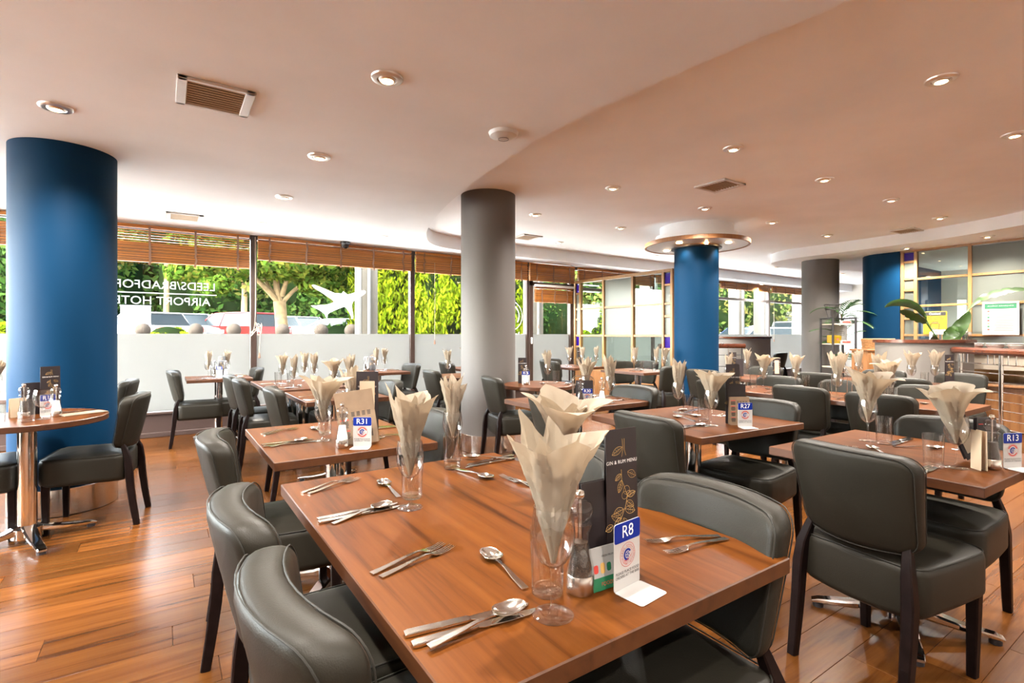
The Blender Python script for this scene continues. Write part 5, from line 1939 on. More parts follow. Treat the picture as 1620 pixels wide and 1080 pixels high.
for i in range(8):
    part('grille_bar', MB().box(-0.15 + 0.043 * i, -0.133, 0.14, 0.012, 0.008, 0.15, 0.002), M_wicker, t)
part('top_tray', MB().box(0, 0.0, 0.272, 0.36, 0.2, 0.02, 0.004), M_chrome, t)
for sx in (-1, 1):
    part('foot', MB().cyl(0.015, 0.0, 0.02, 10, sx * 0.18, 0), M_black, t)

t = thing('caution_sign', 'yellow caution sign fixed on the clear pane above the toaster', 'sign', (9.94, 2.93, 1.44), R(-90))
part('board', MB().box(0, 0, 0, 0.30, 0.006, 0.36, 0.002), M_yellow, t)
part('black_header', MB().box(0, -0.004, 0.142, 0.27, 0.003, 0.055, 0.001), M_blackprint, t)
text('heading', 'Caution!', 0.042, M_number, t, (0, -0.0062, 0.142), FR, extrude=0.0)
text('message', 'HOT TOASTER\nPLEASE TAKE CARE', 0.026, M_blackprint, t, (0, -0.0038, 0.075), FR, extrude=0.0)
mb = MB().tube([(-0.05, 0, -0.09), (0.05, 0, -0.09), (0.055, 0, -0.02), (0.04, 0, 0.0), (-0.04, 0, 0.0), (-0.055, 0, -0.02)], 0.004, 5, closed=True)
for sx in (-0.025, 0, 0.025):
    mb.tube([(sx, 0, 0.012), (sx + 0.006, 0, 0.022), (sx, 0, 0.032)], 0.003, 5)
part('toast_symbol', mb, M_blackprint, t, loc=(0, -0.004, 0))
text('footer', 'HOT! HOT!', 0.024, M_blackprint, t, (0, -0.0038, -0.145), FR, extrude=0.0)
t = thing('allergy_poster', 'framed white allergy awareness poster on the frosted pane above the bowls', 'poster', (9.93, 2.17, 1.49), R(-90))
part('frame', MB().box(-0.185, 0, 0, 0.025, 0.022, 0.46, 0.004).box(0.185, 0, 0, 0.025, 0.022, 0.46, 0.004).box(0, 0, 0.225, 0.395, 0.022, 0.025, 0.004).box(0, 0, -0.225, 0.395, 0.022, 0.025, 0.004), M_white, t)
part('sheet', MB().box(0, 0, 0, 0.36, 0.006, 0.44, 0.001), M_whiteprint, t)
part('green_header', MB().box(0, -0.004, 0.178, 0.34, 0.003, 0.07, 0.0005), M_greencard, t)
text('heading', 'ALLERGY AWARENESS', 0.028, M_whiteprint, t, (0, -0.0062, 0.18), FR, extrude=0.0)
mb = MB()
r = random.Random(9)
for i in range(13):
    z = 0.115 - 0.024 * i
    mb.box(0.035, -0.0036, z, 0.22 * r.uniform(0.75, 1.0), 0.001, 0.006)
part('text_lines', mb.mesh('text_lines', 0), M_greyframe, t)['kind'] = 'stuff'
for i in range(7):
    part('symbol', MB().box(-0.13, -0.0036, 0.105 - 0.044 * i, 0.022, 0.001, 0.020), (M_redprint, M_goldprint, M_greencard)[i % 3], t)

# low wall and handrail beyond the second blue column
t = thing('low_curved_wall', 'low beige wall with mahogany cap beyond the second blue column', 'low wall', (0, 0, 0))
lp = smooth_line([(10.0, 6.75), (10.05, 6.5), (10.25, 6.3), (10.6, 6.2), (11.0, 6.2)], 4)
part('wall_body', wall_strip(lp, 0.0, 1.18, 0.12), M_lowwall, t)
part('wooden_cap', wall_strip(lp, 1.18, 1.22, 0.17), M_rail, t)
t = thing('short_railing', 'short mahogany handrail with steel bars beside the second blue column', 'railing', (0, 0, 0))
part('handrail', MB().sweep([(7.1, 5.95, 1.06), (8.0, 5.55, 1.06), (8.55, 5.25, 1.06)], 0.09, 0.08, ch=0.6), M_rail, t)
for q in range(7):
    f = q / 6
    part('post', MB().cyl(0.009, 0.0, 1.03, 8, 7.15 + 1.35 * f, 5.93 - 0.66 * f), M_black if q in (0, 6) else M_chrome, t)
for z in (0.3, 0.5, 0.7, 0.9):
    part('rod', MB().tube([(7.15, 5.93, z), (8.0, 5.55, z), (8.5, 5.27, z)], 0.008, 6), M_black, t)

# shelf rack, palm, basket
t = thing('shelf_rack', 'black metal rack with thin wooden shelves beside the far grey column', 'rack', (9.34, 4.06, 0), R(-33))
for sx in (-0.19, 0.19):
    for sy in (-0.16, 0.16):
        part('upright', MB().box(sx, sy, 0.77, 0.028, 0.028, 1.54, 0.003), M_black, t)
for sx in (-0.19, 0.19):
    part('side_rail', MB().box(sx, 0, 1.53, 0.024, 0.32, 0.024, 0.003), M_black, t)
for z in (0.30, 0.72, 1.10, 1.43):
    part('shelf', MB().box(0, 0, z, 0.36, 0.30, 0.02, 0.003), M_counter, t)
part('back_rail', MB().box(0, 0.16, 1.53, 0.38, 0.024, 0.024, 0.003), M_black, t)


def on_rack(lx, ly, z):
    c, s = math.cos(R(-33)), math.sin(R(-33))
    return (9.34 + lx * c - ly * s, 4.06 + lx * s + ly * c, z)


t = thing('leaflet_box', 'yellow leaflet box on the middle shelf of the rack', 'box', on_rack(-0.08, -0.02, 1.111), R(-33))
part('body', MB().sweep([(0, 0.06, 0.075), (0, 0.0, 0.075), (0, -0.06, 0.06)], 0.16, 0.13, side=(1, 0, 0), ch=0.1), M_yellow, t)
part('red_mark', MB().lathe([(0.0, 0.0), (0.02, 0.001)], 12), M_redprint, t, loc=(0, -0.095, 0.07), rot=(R(80), 0, 0))
for i, z in enumerate((1.111, 1.441)):
    t = thing('card_stand', 'small red and white card lying on the %s of the rack' % ('middle shelf', 'top shelf')[i], 'card', on_rack(0.07, -0.09, z), R(-33))
    part('card', MB().box(0, 0, 0.025, 0.18, 0.03, 0.05, 0.003), M_whiteprint, t)
    part('red_words', MB().box(0, -0.017, 0.025, 0.13, 0.003, 0.025, 0.001), M_redprint, t)
t = thing('notice_board', 'white notice card standing at the back of the rack shelf', 'notice', on_rack(0.10, 0.10, 1.111), R(-33))
part('sheet', MB().box(0, 0, 0.15, 0.24, 0.01, 0.30, 0.002), M_whiteprint, t)
for i in range(3):
    part('printed_line', MB().box(0.02, -0.006, 0.20 - 0.03 * i, 0.08, 0.001, 0.008), M_greyframe, t)


def frond(mb, base, az, el0, L, droop, wl, n=14, pinn=0.16):
    """one pinnate palm frond: rib with paired leaflets"""
    p = Vector(base)
    pts = [p.copy()]
    el = el0
    for i in range(n):
        d = Vector((math.cos(az) * math.cos(el), math.sin(az) * math.cos(el), math.sin(el)))
        p = p + d * (L / n)
        pts.append(p.copy())
        el -= droop / n
    mb.tube(pts, [0.006 * (1 - 0.8 * i / n) for i in range(n + 1)], 5)
    for i in range(3, n + 1):
        q = pts[i]
        tdir = (pts[i] - pts[i - 1]).normalized()
        sd = tdir.cross(Vector((0, 0, 1))).normalized()
        ln = pinn * math.sin(math.pi * min(0.97, (i - 1.5) / (n - 0.5))) + 0.03
        for sg in (-1, 1):
            tip = q + (tdir * 0.75 + sd * sg * 0.75 + Vector((0, 0, -0.18))).normalized() * ln
            mid = q + (tip - q) * 0.45 + Vector((0, 0, 0.01))
            w_ = tdir * wl
            nrm = Vector((0, 0, 0.0015))
            mb.add([q, mid + w_, tip, mid - w_, mid + nrm], [(0, 1, 4), (1, 2, 4), (2, 3, 4), (3, 0, 4)])


def palm(name, label, loc, z0, nf, L, seed):
    t = thing(name, label, 'plant', loc)
    part('pot', MB().lathe([(0.0, 0.0), (0.11, 0.0), (0.14, 0.25), (0.135, 0.25), (0.12, 0.22), (0.0, 0.22)], 24), M_terracotta, t)
    r = random.Random(seed)
    part('stem', MB().tube([(0, 0, 0.2), (0.02, 0, z0 * 0.6), (0.0, 0.01, z0)], [0.02, 0.016, 0.012], 8), M_bark, t)
    for i in range(nf):
        mb = MB()
        frond(mb, (0, 0, z0 - r.uniform(0, 0.35) * z0), 2 * math.pi * i / nf + r.uniform(-0.3, 0.3), r.uniform(0.5, 1.3), L * r.uniform(0.7, 1.1), r.uniform(0.9, 1.7), 0.012)
        part('frond', mb.mesh('frond', 0), M_frond, t)
    return t


palm('potted_palm', 'tall potted palm with feathery fronds behind the shelf rack', (9.74, 4.17, 0), 1.62, 18, 0.52, 3)
palm('potted_palm', 'lower leafy palm beside the pale blue wall corner', (9.62, 3.82, 0), 0.95, 10, 0.36, 8)
t = thing('plant_stand', 'thin black wire plant stand against the far grey column', 'stand', (9.3, 4.1, 1.55))
t.location = on_rack(-0.05, 0.06, 1.545)
for k in range(4):
    a = math.pi / 4 + k * math.pi / 2
    part('wire_leg', MB().tube([(0.07 * math.cos(a), 0.07 * math.sin(a), 0.0), (0.13 * math.cos(a), 0.13 * math.sin(a), 0.22)], 0.005, 5), M_black, t)
for rr, z in ((0.132, 0.22), (0.11, 0.14)):
    part('hoop', MB().tube([(rr * math.cos(a / 10 * math.pi), rr * math.sin(a / 10 * math.pi), z) for a in range(20)], 0.005, 5, closed=True), M_black, t)
t = thing('wooden_cabinet', 'brown wooden cabinet under the wicker basket', 'cabinet', (9.15, 3.42, 0), R(-33))
part('body', MB().box(0, 0, 0.52, 0.56, 0.36, 0.98, 0.006), M_cabinet, t)
part('top', MB().box(0, 0, 1.02, 0.60, 0.40, 0.03, 0.005), M_cabinet, t)
part('plinth', MB().box(0, 0.01, 0.03, 0.52, 0.32, 0.06, 0.003), M_black, t)
for sx in (-1, 1):
    d_ = part('door', MB().box(sx * 0.138, -0.186, 0.53, 0.265, 0.016, 0.88, 0.004), M_cabinet, t)
    part('knob', MB().lathe([(0.0, 0.0), (0.012, 0.006), (0.0, 0.016)], 10, 0, 0), M_chrome, d_, loc=(sx * 0.04, -0.195, 0.6), rot=(R(90), 0, 0))
t = thing('wicker_basket', 'orange brown wicker basket on the cabinet by the low curved wall', 'basket', (9.17, 3.42, 1.036), R(-33))
wv = MB()
for i in range(10):
    z = 0.01 + 0.016 * i
    k = 1 + 0.10 * i / 9
    wv.tube([(0.21 * k * math.cos(a / 14 * math.pi) * (1 + 0.02 * ((a + i) % 2)), 0.15 * k * math.sin(a / 14 * math.pi) * (1 + 0.02 * ((a + i) % 2)), z) for a in range(28)], 0.009, 5, closed=True)
part('weave', wv, M_wicker, t)['kind'] = 'stuff'
part('lining', MB().pad(0.20, 0.14, 0.09, 0.02, 0.005, lambda x, y, z: (x, y, z + 0.012)), M_wicker, t)


# bird of paradise in front of the screen
def big_leaf(mb, pts, w, split=0.0, fold=0.25, seed=0, roll=0.0):
    r = random.Random(seed)
    pts = smooth_line(pts, 6)
    P = [Vector(p) for p in pts]
    n = len(P)
    L, Rr, C = [], [], []
    for i, p in enumerate(P):
        t = i / (n - 1)
        td = (P[min(i + 1, n - 1)] - P[max(i - 1, 0)]).normalized()
        sd = td.cross(Vector((0, 0, 1)))
        sd = sd.normalized() if sd.length > 0.05 else Vector((SA, -CA, 0))
        sd = Matrix.Rotation(roll, 3, td) @ sd
        up = sd.cross(td)
        ww = w * (math.sin(math.pi * min(1, t * 0.96 + 0.04)) ** 0.75) * (1 - 0.15 * t)
        jag = 1 - split * (r.random() if i % 3 == 0 else 0)
        L.append(p + sd * ww * jag + up * ww * fold)
        Rr.append(p - sd * ww * (1 - split * (r.random() if i % 4 == 1 else 0)) + up * ww * fold)
        C.append(p)
    vs = L + C + Rr
    fs = []
    for i in range(n - 1):
        fs += [(i, i + 1, n + i + 1, n + i), (n + i, n + i + 1, 2 * n + i + 1, 2 * n + i)]
    off = Vector((0, 0, -0.002))
    m = len(vs)
    vs = vs + [v + off for v in vs]
    fs = fs + [tuple(m + q for q in f[::-1]) for f in fs]
    mb.add(vs, fs)


def sp(px, py, d):
    """point at distance d along the sight line measured at a pixel"""
    l = (px - 810) / 812 * d
    return (l * SA + d * CA, -l * CA + d * SA, H - (py - 530) / 812 * d)


t = thing('bird_of_paradise_plant', 'potted plant with long paddle leaves rising behind the curved railing', 'plant', (0, 0, 0))
bx, by, bz = sp(1491, 549, 7.15)
part('pot', MB().lathe([(0.0, bz - 0.20), (0.10, bz - 0.20), (0.12, bz + 0.02), (0.105, bz + 0.02), (0.10, bz - 0.02), (0.0, bz - 0.02)], 24, bx, by), M_terracotta, t)
base = (bx, by, bz)
LEAVES = [
    ([(1489, 545, 7.15), (1470, 515, 7.12), (1463, 500, 7.1)], [(1466, 503, 7.1), (1452, 486, 7.05), (1432, 479, 7.0), (1412, 480, 6.95), (1399, 486, 6.9)], 0.045, 0.0, 0.2),
    ([(1489, 545, 7.15), (1475, 524, 7.1), (1466, 511, 7.05)], [(1466, 511, 7.05), (1452, 504, 7.0), (1436, 496, 6.95), (1423, 491, 6.9)], 0.050, 0.3, -0.2),
    ([(1491, 545, 7.15), (1510, 520, 7.1), (1527, 499, 7.0)], [(1534, 488, 7.0), (1552, 474, 6.9), (1580, 464, 6.8), (1606, 459, 6.7), (1632, 458, 6.6)], 0.072, 0.5, -0.35),
    ([(1491, 546, 7.15), (1498, 542, 7.1)], [(1503, 543, 7.1), (1513, 528, 7.05), (1524, 510, 7.0), (1534, 492, 6.98)], 0.095, 0.1, 0.25),
    ([(1491, 546, 7.15), (1494, 543, 7.1)], [(1494, 540, 7.05), (1502, 530, 7.0), (1511, 522, 6.98), (1516, 518, 6.95)], 0.085, 0.0, 0.2),
    ([(1489, 546, 7.1), (1486, 544, 7.05)], [(1486, 545, 7.0), (1479, 538, 6.95), (1472, 537, 6.9), (1468, 542, 6.85)], 0.06, 0.2, -0.2),
    ([(1491, 547, 7.1), (1500, 548, 7.05)], [(1500, 547, 7.05), (1512, 547, 7.0), (1523, 549, 6.95), (1533, 549, 6.9)], 0.06, 0.1, 0.1),
    ([(1490, 547, 7.1), (1482, 548, 7.05)], [(1484, 547, 7.0), (1476, 550, 6.95), (1470, 553, 6.9), (1466, 556, 6.85)], 0.06, 0.1, 0.1),
]
for i, (st, lf, w, spl, rl) in enumerate(LEAVES):
    part('leaf_stalk', MB().tube(smooth_line([sp(*q) for q in st] + [sp(*lf[0])], 4), 0.010, 6), M_stem, t)
    mb = MB()
    big_leaf(mb, [sp(*q) for q in lf], w * (1.25 if i in (0, 1) else 1.0), spl, 0.25, i, 1.1 + rl)
    part('leaf', mb.mesh('leaf', 60), M_bigleaf, t)

# ------------------------------------------------------------------ outside the windows
def gz(yy):
    return -0.12 + 0.055 * max(0.0, yy - 9.0) if yy < 24 else 0.705


gv = [(-60, 7.78, -0.12), (90, 7.78, -0.12), (90, 9, -0.12), (-60, 9, -0.12), (90, 24, 0.705), (-60, 24, 0.705), (90, 90, 0.705), (-60, 90, 0.705)]
g = struct('ground', MB().add(gv, [(0, 1, 2, 3), (3, 2, 4, 5), (5, 4, 6, 7)]), M_asphalt, smooth=0)
struct('pavement', MB().box(8, 9.2, -0.07, 60, 2.8, 0.1), M_paving, smooth=0)
for i, x in enumerate((-0.86, 3.31, 7.42, 11.55, 13.0, 15.9, 17.4, 20.0)):
    t = thing('portico_pillar', 'square beige pillar outside the windows, %s along from the big blue column' % ('first', 'second', 'third', 'fourth', 'fifth', 'sixth', 'seventh', 'eighth')[i], 'pillar', (x, 10.05, -0.1), 0, 'portico pillars')
    part('shaft', MB().box(0, 0, 2.2, 0.34, 0.40, 4.4, 0.02), M_concrete, t)
    part('corner_strip', MB().box(-0.185, -0.17, 2.2, 0.05, 0.07, 4.4, 0.004), M_pillartrim, t)
    part('rain_pipe', MB().cyl(0.03, 0.0, 4.3, 12, -0.02, -0.235), M_pillartrim, t)
for i, (px, py) in enumerate([(226, 520), (310, 520), (370, 520), (447, 521), (508, 521), (556, 521)]):
    x, y, z = sp(px, py + 2, 10.6)
    t = thing('stone_bollard', 'stone ball bollard outside the window, %s from the big blue column' % ('first', 'second', 'third', 'fourth', 'fifth', 'sixth')[i], 'bollard', (x, y, -0.1), 0, 'stone ball bollards')
    h = z + 0.1
    part('pier', MB().box(0, 0, (h - 0.10) / 2, 0.24, 0.24, h - 0.10, 0.02), M_stone, t)
    part('ball', MB().lathe([(0.14 * math.cos(a * math.pi / 16), 0.14 * math.sin(a * math.pi / 16)) for a in range(-8, 9)], 24, 0, 0, h), M_stone, t)

x, y, z = sp(215, 498, 11.5)
t = thing('parking_sign', 'white parking tariff board on posts outside the lettered window', 'sign', (x, y, 0), R(-4))
part('board', MB().box(0, 0, z, 0.56, 0.02, 0.42, 0.004), M_pillartrim, t)
part('top_bar', MB().box(0, -0.012, z + 0.205, 0.58, 0.012, 0.03, 0.002), M_black, t)
part('bottom_bar', MB().box(0, -0.012, z - 0.205, 0.58, 0.012, 0.03, 0.002), M_black, t)
text('heading', 'Parking Tariffs Apply', 0.05, M_blackprint, t, (0, -0.0115, z + 0.155), FR, extrude=0.0)
for i in range(5):
    part('printed_line', MB().box(-0.02, -0.0108, z + 0.09 - 0.045 * i, 0.46 - 0.03 * (i % 3), 0.001, 0.008), M_greyframe, t)
for sx in (-0.2, 0.2):
    part('post', MB().cyl(0.03, -0.1, z - 0.2, 10, sx, 0.03), M_greyframe, t)


def car(px, d, rz, paint, label, kind='hatch', hh=1.0):
    x, y, _ = sp(px, 530, d)
    t = thing('parked_car', label, 'car', (x, y, gz(y)), R(rz), 'cars parked outside the windows')
    body, roof0, roof1, h1 = {'hatch': (2.05, -1.95, 0.55, 1.47), 'estate': (2.25, -2.15, 0.5, 1.48), 'saloon': (2.25, -1.45, 0.45, 1.42), 'van': (2.3, -2.2, 0.9, 1.85)}[kind]
    h1 *= hh

    def shape(prof, hw0, hw1, zmid):
        mb = MB()
        n = len(prof)
        vs = []
        for s in (-1, 1):
            for (a, z) in prof:
                k = hw0 if z <= zmid else hw0 + (hw1 - hw0) * (z - zmid) / (h1 - zmid)
                vs.append((a, s * k, z))
        fs = [tuple(range(n)), tuple(range(2 * n - 1, n - 1, -1))] + [(i, n + i, n + (i + 1) % n, (i + 1) % n) for i in range(n)]
        return mb.add(vs, fs)
    lower = [(-body, 0.35), (-body - 0.02, 0.62), (-body + 0.05, 0.92), (0.95, 0.95), (body - 0.35, 0.82), (body - 0.05, 0.66), (body, 0.42), (body - 0.1, 0.25), (-body + 0.1, 0.25)]
    part('body', shape(lower, 0.86, 0.86, 2).mesh('body', 30), paint, t)
    glass = [(roof0 - 0.08 + 0.14, 0.92), (roof0 + 0.28, h1 - 0.07), (roof1 - 0.05, h1 - 0.05), (1.12, 0.93)]
    part('windows', shape(glass, 0.80, 0.60, 0.9).mesh('windows', 30), M_carglass, t)
    part('roof', MB().pad((roof1 - roof0 - 0.25) / 2, 0.62, 0.15, 0.07, 0.03, lambda a, b, c: (a + (roof0 + 0.25 + roof1) / 2, b, c + h1 - 0.035 - 0.03 * (a / 1.2) ** 2)), paint, t)
    for s in (-1, 1):
        for a in ((1.12, 0.93, roof1 - 0.02), (-0.2, 0.93, -0.25), (roof0 + 0.10, 0.93, roof0 + 0.30)):
            part('window_post', MB().sweep([(a[0], s * 0.80, 0.90), (a[2], s * 0.61, h1 - 0.05)], 0.07, 0.035, side=(1, 0, 0)), paint, t)
        for a in (-1.3, 1.32):
            w = part('wheel', MB().lathe([(0.0, -0.1), (0.24, -0.1), (0.31, -0.08), (0.31, 0.08), (0.24, 0.1), (0.0, 0.1)], 20), M_tyre, t, loc=(a, s * 0.78, 0.31), rot=(R(90), 0, 0))
            part('hub', MB().lathe([(0.0, 0.108), (0.18, 0.105), (0.20, 0.095)], 16), M_steel, w, rot=(0 if s < 0 else R(180), 0, 0))
        part('tail_lamp', MB().box(-body + 0.02, s * 0.68, 0.78, 0.08, 0.25, 0.16, 0.01), M_redprint, t)
        part('headlamp', MB().box(body - 0.12, s * 0.62, 0.68, 0.16, 0.3, 0.12, 0.01), M_whiteprint, t)
    return t


P_white = mat('car_paint_white', (0.060, 0.060, 0.059), 0.25, spec=0.08)
P_red = mat('car_paint_red', (0.045, 0.0022, 0.0018), 0.25, spec=0.06)
P_silver = mat('car_paint_silver', (0.035, 0.036, 0.037), 0.3, spec=0.08)
P_dark = mat('car_paint_dark', (0.006, 0.0075, 0.009), 0.3, spec=0.08)
P_blue = mat('car_paint_blue', (0.004, 0.009, 0.022), 0.3, spec=0.08)
car(232, 19.0, 118, P_white, 'white car with dark windows right behind the parking board', 'saloon')
car(258, 26.0, 96, P_blue, 'dark blue car parked behind the white car by the parking board', 'estate')
car(296, 20.5, 282, P_white, 'white low car parked nearest the lettered window', 'saloon')
car(334, 28.5, 100, P_silver, 'silver car in the back row under the hedge', 'van', 0.84)
car(344, 24.0, 62, P_silver, 'silver hatchback between the white and the red cars', 'hatch')
car(394, 26.5, 128, P_red, 'red car in the back row left of the tree trunk', 'hatch')
car(372, 20.5, 118, P_red, 'bright red car parked in front of the other red one', 'estate')
car(424, 25.0, 52, P_dark, 'dark grey car just left of the big tree trunk', 'hatch')
car(478, 24.0, 292, P_white, 'white car right of the big tree trunk', 'saloon')
car(535, 23.0, 130, P_white, 'white car mostly below the aeroplane silhouette', 'saloon', 0.92)
car(1000, 21.0, 160, P_dark, 'dark car seen through the clear partition pane', 'hatch')
car(1030, 19.0, 160, P_white, 'white car seen through the clear partition pane', 'saloon')
car(1178, 25.0, 150, P_blue, 'dark blue car seen past the second blue column', 'hatch')
car(1197, 24.0, 150, P_white, 'white car seen past the second blue column', 'estate')
car(1222, 26.0, 160, P_dark, 'dark car at the far window mullion', 'hatch')
car(1262, 26.0, 160, P_silver, 'silver car beside the far grey column', 'van')

nrg = np.random.default_rng(5)


def leaves_mesh(name, pts, nrm, size, m, aspect=1.6, up=None):
    """one bent quad per leaf at pts, facing roughly nrm"""
    n = len(pts)
    nr = nrm + nrg.normal(0, 0.55, (n, 3))
    nr /= np.linalg.norm(nr, axis=1)[:, None] + 1e-9
    a = nrg.normal(0, 1, (n, 3)) if up is None else up + nrg.normal(0, 0.25, (n, 3))
    a -= nr * (a * nr).sum(1)[:, None]
    a /= np.linalg.norm(a, axis=1)[:, None] + 1e-9
    b = np.cross(nr, a)
    s = size * nrg.uniform(0.6, 1.3, (n, 1))
    v = np.empty((n, 4, 3))
    v[:, 0] = pts - a * s * aspect * 0.5
    v[:, 1] = pts + b * s * 0.42
    v[:, 2] = pts + a * s * aspect * 0.5 + nr * s * 0.12
    v[:, 3] = pts - b * s * 0.42
    me = bpy.data.meshes.new(name)
    me.vertices.add(n * 4)
    me.vertices.foreach_set('co', v.reshape(-1))
    me.loops.add(n * 4)
    me.loops.foreach_set('vertex_index', np.arange(n * 4, dtype=np.int32))
    me.polygons.add(n)
    me.polygons.foreach_set('loop_start', np.arange(0, n * 4, 4, dtype=np.int32))
    me.update()
    me.validate()
    me.materials.append(m)
    return me


def blob_points(n, rad, lumps, seed):
    """points on a lumpy crown: several overlapping balls squeezed into rad"""
    g_ = np.random.default_rng(seed)
    c = g_.normal(0, 1, (lumps, 3))
    c /= np.linalg.norm(c, axis=1)[:, None]
    c *= g_.uniform(0.35, 0.72, (lumps, 1))
    r = g_.uniform(0.28, 0.46, lumps)
    k = g_.integers(0, lumps, n)
    d = g_.normal(0, 1, (n, 3))
    d /= np.linalg.norm(d, axis=1)[:, None]
    p = c[k] + d * (r[k] * g_.uniform(0.78, 1.04, n))[:, None]
    return p * np.array(rad), d


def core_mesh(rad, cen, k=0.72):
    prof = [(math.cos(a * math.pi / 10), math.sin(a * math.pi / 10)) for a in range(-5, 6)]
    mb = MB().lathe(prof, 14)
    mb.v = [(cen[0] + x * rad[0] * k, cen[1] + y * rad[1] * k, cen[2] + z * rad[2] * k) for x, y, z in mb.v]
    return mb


def bush(name, label, cat, x, y, cz, rad, n, size, m, lumps, seed, trunk=None, group=None):
    z0 = gz(y)
    t = thing(name, label, cat, (x, y, z0), 0, group)
    p, d = blob_points(n, rad, lumps, seed)
    p = p + np.array([0, 0, cz - z0])
    keep = p[:, 2] > 0.05
    o = part('crown', leaves_mesh('crown', p[keep], d[keep], size, m), None, t)
    o['kind'] = 'stuff'
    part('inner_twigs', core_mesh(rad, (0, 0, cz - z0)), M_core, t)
    if trunk:
        part('trunk', MB().tube([(0, 0, 0), (0.05, 0, (cz - z0) * 0.5), (0, 0, cz - z0)], [trunk, trunk * 0.8, trunk * 0.4], 10), M_bark, t)
    return t


# evergreen bank behind the car park
r = random.Random(21)
ORD = ['first', 'second', 'third', 'fourth', 'fifth', 'sixth', 'seventh', 'eighth', 'ninth', 'tenth', 'eleventh', 'twelfth', 'thirteenth', 'fourteenth', 'fifteenth', 'sixteenth']
px_list = [20, 110, 190, 250, 310, 370, 430, 490, 545, 610, 690, 790, 870, 930, 1010]
for i, px in enumerate(px_list):
    d = 33 + r.uniform(-1.5, 1.5)
    x, y, _ = sp(px, 530, d)
    bush('evergreen_tree', 'dark evergreen tree in the bank behind the cars, %s from the blue column side' % ORD[i], 'tree', x, y, 4.6 + r.uniform(-0.5, 0.5), (2.8, 2.2, 4.4), 11000, 0.28, M_leaf_hedge, 24, 100 + i, 0.2, 'evergreen trees behind the car park')
for i, (px, d, cz, rad) in enumerate([(150, 27, 7.0, (3.2, 2.4, 2.6)), (262, 28, 7.4, (3.2, 2.4, 2.4)), (385, 24.5, 5.6, (2.4, 2.0, 2.6)), (1180, 36, 4.4, (2.6, 2.4, 3.6)), (1150, 33, 3.8, (2.2, 2.0, 3.4)), (1225, 36, 4.0, (2.6, 2.4, 3.6)), (1265, 38, 4.2, (2.6, 2.4, 3.8)), (1330, 38, 4.2, (2.6, 2.4, 3.8)), (1080, 33, 4.0, (2.8, 2.2, 3.6)), (955, 29, 5.0, (2.4, 2.2, 3.0)), (1400, 40, 4.2, (4.6, 2.4, 3.8))]):
    x, y, _ = sp(px, 530, d)
    bush('leafy_tree', 'sunlit yellow green tree outside, %s counted from the blue column side' % ORD[i], 'tree', x, y, cz, rad, 6500, 0.19, M_leaf_mid, 18, 200 + i, 0.16, 'yellow green trees outside')
for i, (px, d, cz, rad, m) in enumerate([(265, 12.2, 1.15, (0.55, 0.5, 0.42), M_leaf_gold), (940, 17.0, 1.6, (0.85, 0.8, 0.8), M_leaf_gold), (545, 15.0, 1.15, (1.0, 0.8, 0.6), M_leaf_hedge), (5, 12.5, 1.0, (0.7, 0.6, 0.6), M_leaf_gold), (878, 18.0, 1.7, (1.3, 1.0, 1.5), M_leaf_hedge)]):
    x, y, _ = sp(px, 530, d)
    bush('garden_shrub', ['low bright shrub in front of the parked cars', 'golden feathery shrub seen through the clear partition pane', 'low green shrub under the aeroplane silhouette', 'yellow shrub at the frame edge outside', 'green ivy covered shrub behind the glass door'][i], 'shrub', x, y, cz, rad, 2600, 0.09, m, 12, 300 + i)

# big plane tree
x, y, _ = sp(446, 530, 13.8)
t = thing('plane_tree', 'large tree with thick forked trunk behind the aeroplane window', 'tree', (x, y, gz(y)))
part('trunk', MB().tube([(0, 0, 0), (0.02, 0, 0.9), (-0.02, 0, 1.5), (-0.06, 0, 1.95)], [0.25, 0.175, 0.155, 0.16], 16), M_bark, t)
for bpts, br in [([(-0.06, 0, 1.9), (-0.42, -0.05, 2.3), (-0.9, -0.2, 2.75), (-1.5, -0.4, 3.3)], 0.085), ([(-0.05, 0, 1.9), (-0.12, 0.1, 2.5), (-0.05, 0.2, 3.3), (0.2, 0.3, 4.2)], 0.105), ([(-0.04, 0, 1.85), (0.28, -0.1, 2.25), (0.8, -0.2, 2.7), (1.5, -0.2, 3.2)], 0.065), ([(-0.08, 0, 1.95), (-0.5, 0.2, 2.7), (-1.0, 0.3, 3.6)], 0.06), ([(0.0, 0, 2.1), (0.15, -0.3, 2.8), (0.3, -0.8, 3.6)], 0.07)]:
    q = smooth_line(bpts, 4)
    part('branch', MB().tube(q, [br * (1 - 0.7 * i / (len(q) - 1)) for i in range(len(q))], 10), M_bark, t)
p1, d1 = blob_points(17000, (3.3, 2.6, 1.9), 46, 71)
p1 = p1 + np.array([0.1, 0, 4.0])
p2, d2 = blob_points(2600, (1.1, 0.8, 0.7), 9, 72)
p2 = p2 + np.array([1.2, -0.2, 2.55])
p3, d3 = blob_points(1500, (0.8, 0.6, 0.6), 7, 73)
p3 = p3 + np.array([-1.75, -0.3, 2.5])
p4, d4 = blob_points(4200, (2.0, 1.0, 0.55), 12, 74)
p4 = p4 + np.array([0.1, -0.5, 2.95])
pp, dd_ = np.vstack([p1, p2, p3, p4]), np.vstack([d1, d2, d3, d4])
part('crown', leaves_mesh('crown', pp, dd_, 0.13, M_leaf_tree), None, t)['kind'] = 'stuff'


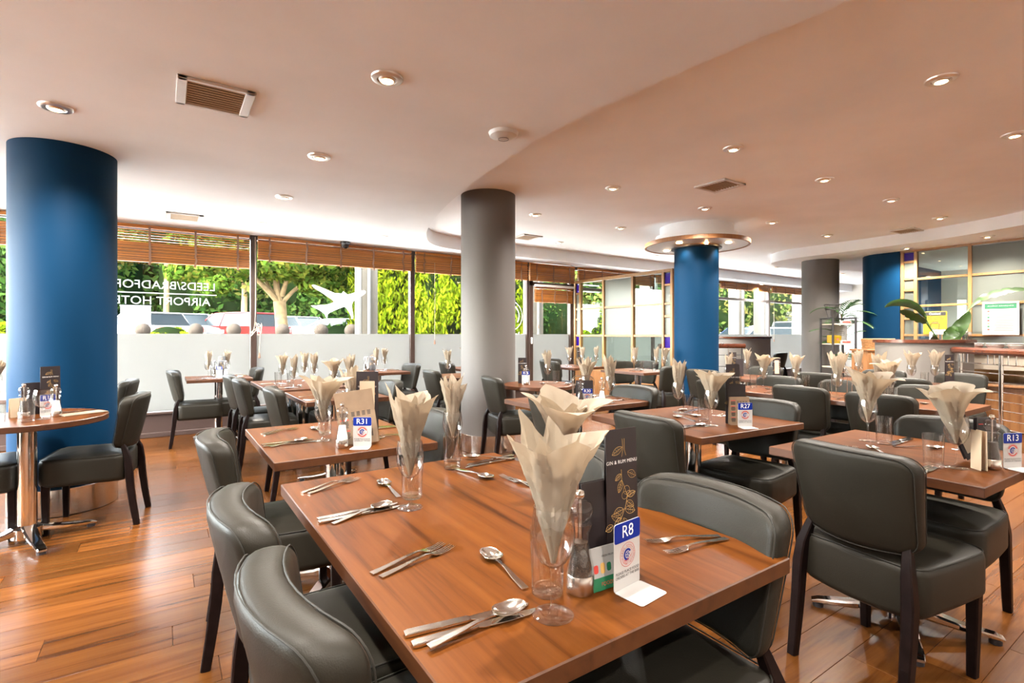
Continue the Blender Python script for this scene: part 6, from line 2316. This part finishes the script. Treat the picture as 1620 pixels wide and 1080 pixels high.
def conifer(label, px, d, rad, top, n, seed):
    x, y, _ = sp(px, 530, d)
    z0 = gz(y)
    t = thing('golden_conifer', label, 'conifer', (x, y, z0), 0, 'golden conifers outside')
    g_ = np.random.default_rng(seed)
    # upright sprays: clusters with flame-like tips
    K = 210
    th = g_.uniform(0, 2 * math.pi, K)
    hz = g_.uniform(0.12, 1.0, K)
    rr = rad * np.sqrt(np.clip(1 - ((hz - 0.42) / 0.62) ** 2, 0.03, 1)) * g_.uniform(0.82, 1.05, K)
    cen = np.stack([rr * np.cos(th), rr * np.sin(th), hz * top], 1)
    out = np.stack([np.cos(th), np.sin(th), np.full(K, 0.0)], 1)
    axis = out * 0.55 + np.array([0, 0, 1.0])
    axis /= np.linalg.norm(axis, axis=1)[:, None]
    k = g_.integers(0, K, n)
    f = g_.beta(1.3, 1.6, n)
    spread = (0.15 * (1 - f) + 0.02)[:, None]
    pts = cen[k] + axis[k] * ((f - 0.35) * 0.62)[:, None] + g_.normal(0, 1, (n, 3)) * spread
    o = part('sprays', leaves_mesh('sprays', pts, out[k], 0.065, M_leaf_gold, 2.6, axis[k]), None, t)
    o['kind'] = 'stuff'
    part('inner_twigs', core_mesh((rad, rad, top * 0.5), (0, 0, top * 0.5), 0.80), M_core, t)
    part('trunk', MB().tube([(0, 0, 0), (0, 0, top * 0.6)], [0.12, 0.05], 8), M_bark, t)


conifer('bright golden conifer left of the window mullion, beside the beige pillar', 618, 14.2, 0.95, 5.0, 15000, 1)
conifer('bright golden conifer filling the window right of the mullion', 700, 14.6, 1.35, 5.4, 19000, 2)
conifer('bright golden conifer mostly behind the central grey column', 775, 15.2, 1.1, 5.0, 9000, 3)
t = thing('lamp_post', 'white sign post seen past the second blue column', 'post', (*sp(1203, 530, 23.5)[:2], 0.9))
part('pole', MB().cyl(0.045, 0.0, 3.2, 10), M_white, t)
part('sign_plate', MB().box(0.02, -0.06, 1.30, 0.36, 0.02, 0.36, 0.01), M_whiteprint, t)

for lb, v in LABELS.items():
    if len(lb.split()) > 16:
        print('LONG', lb)
    if len(v) > 1:
        print('DUP LABEL', lb, len(v))
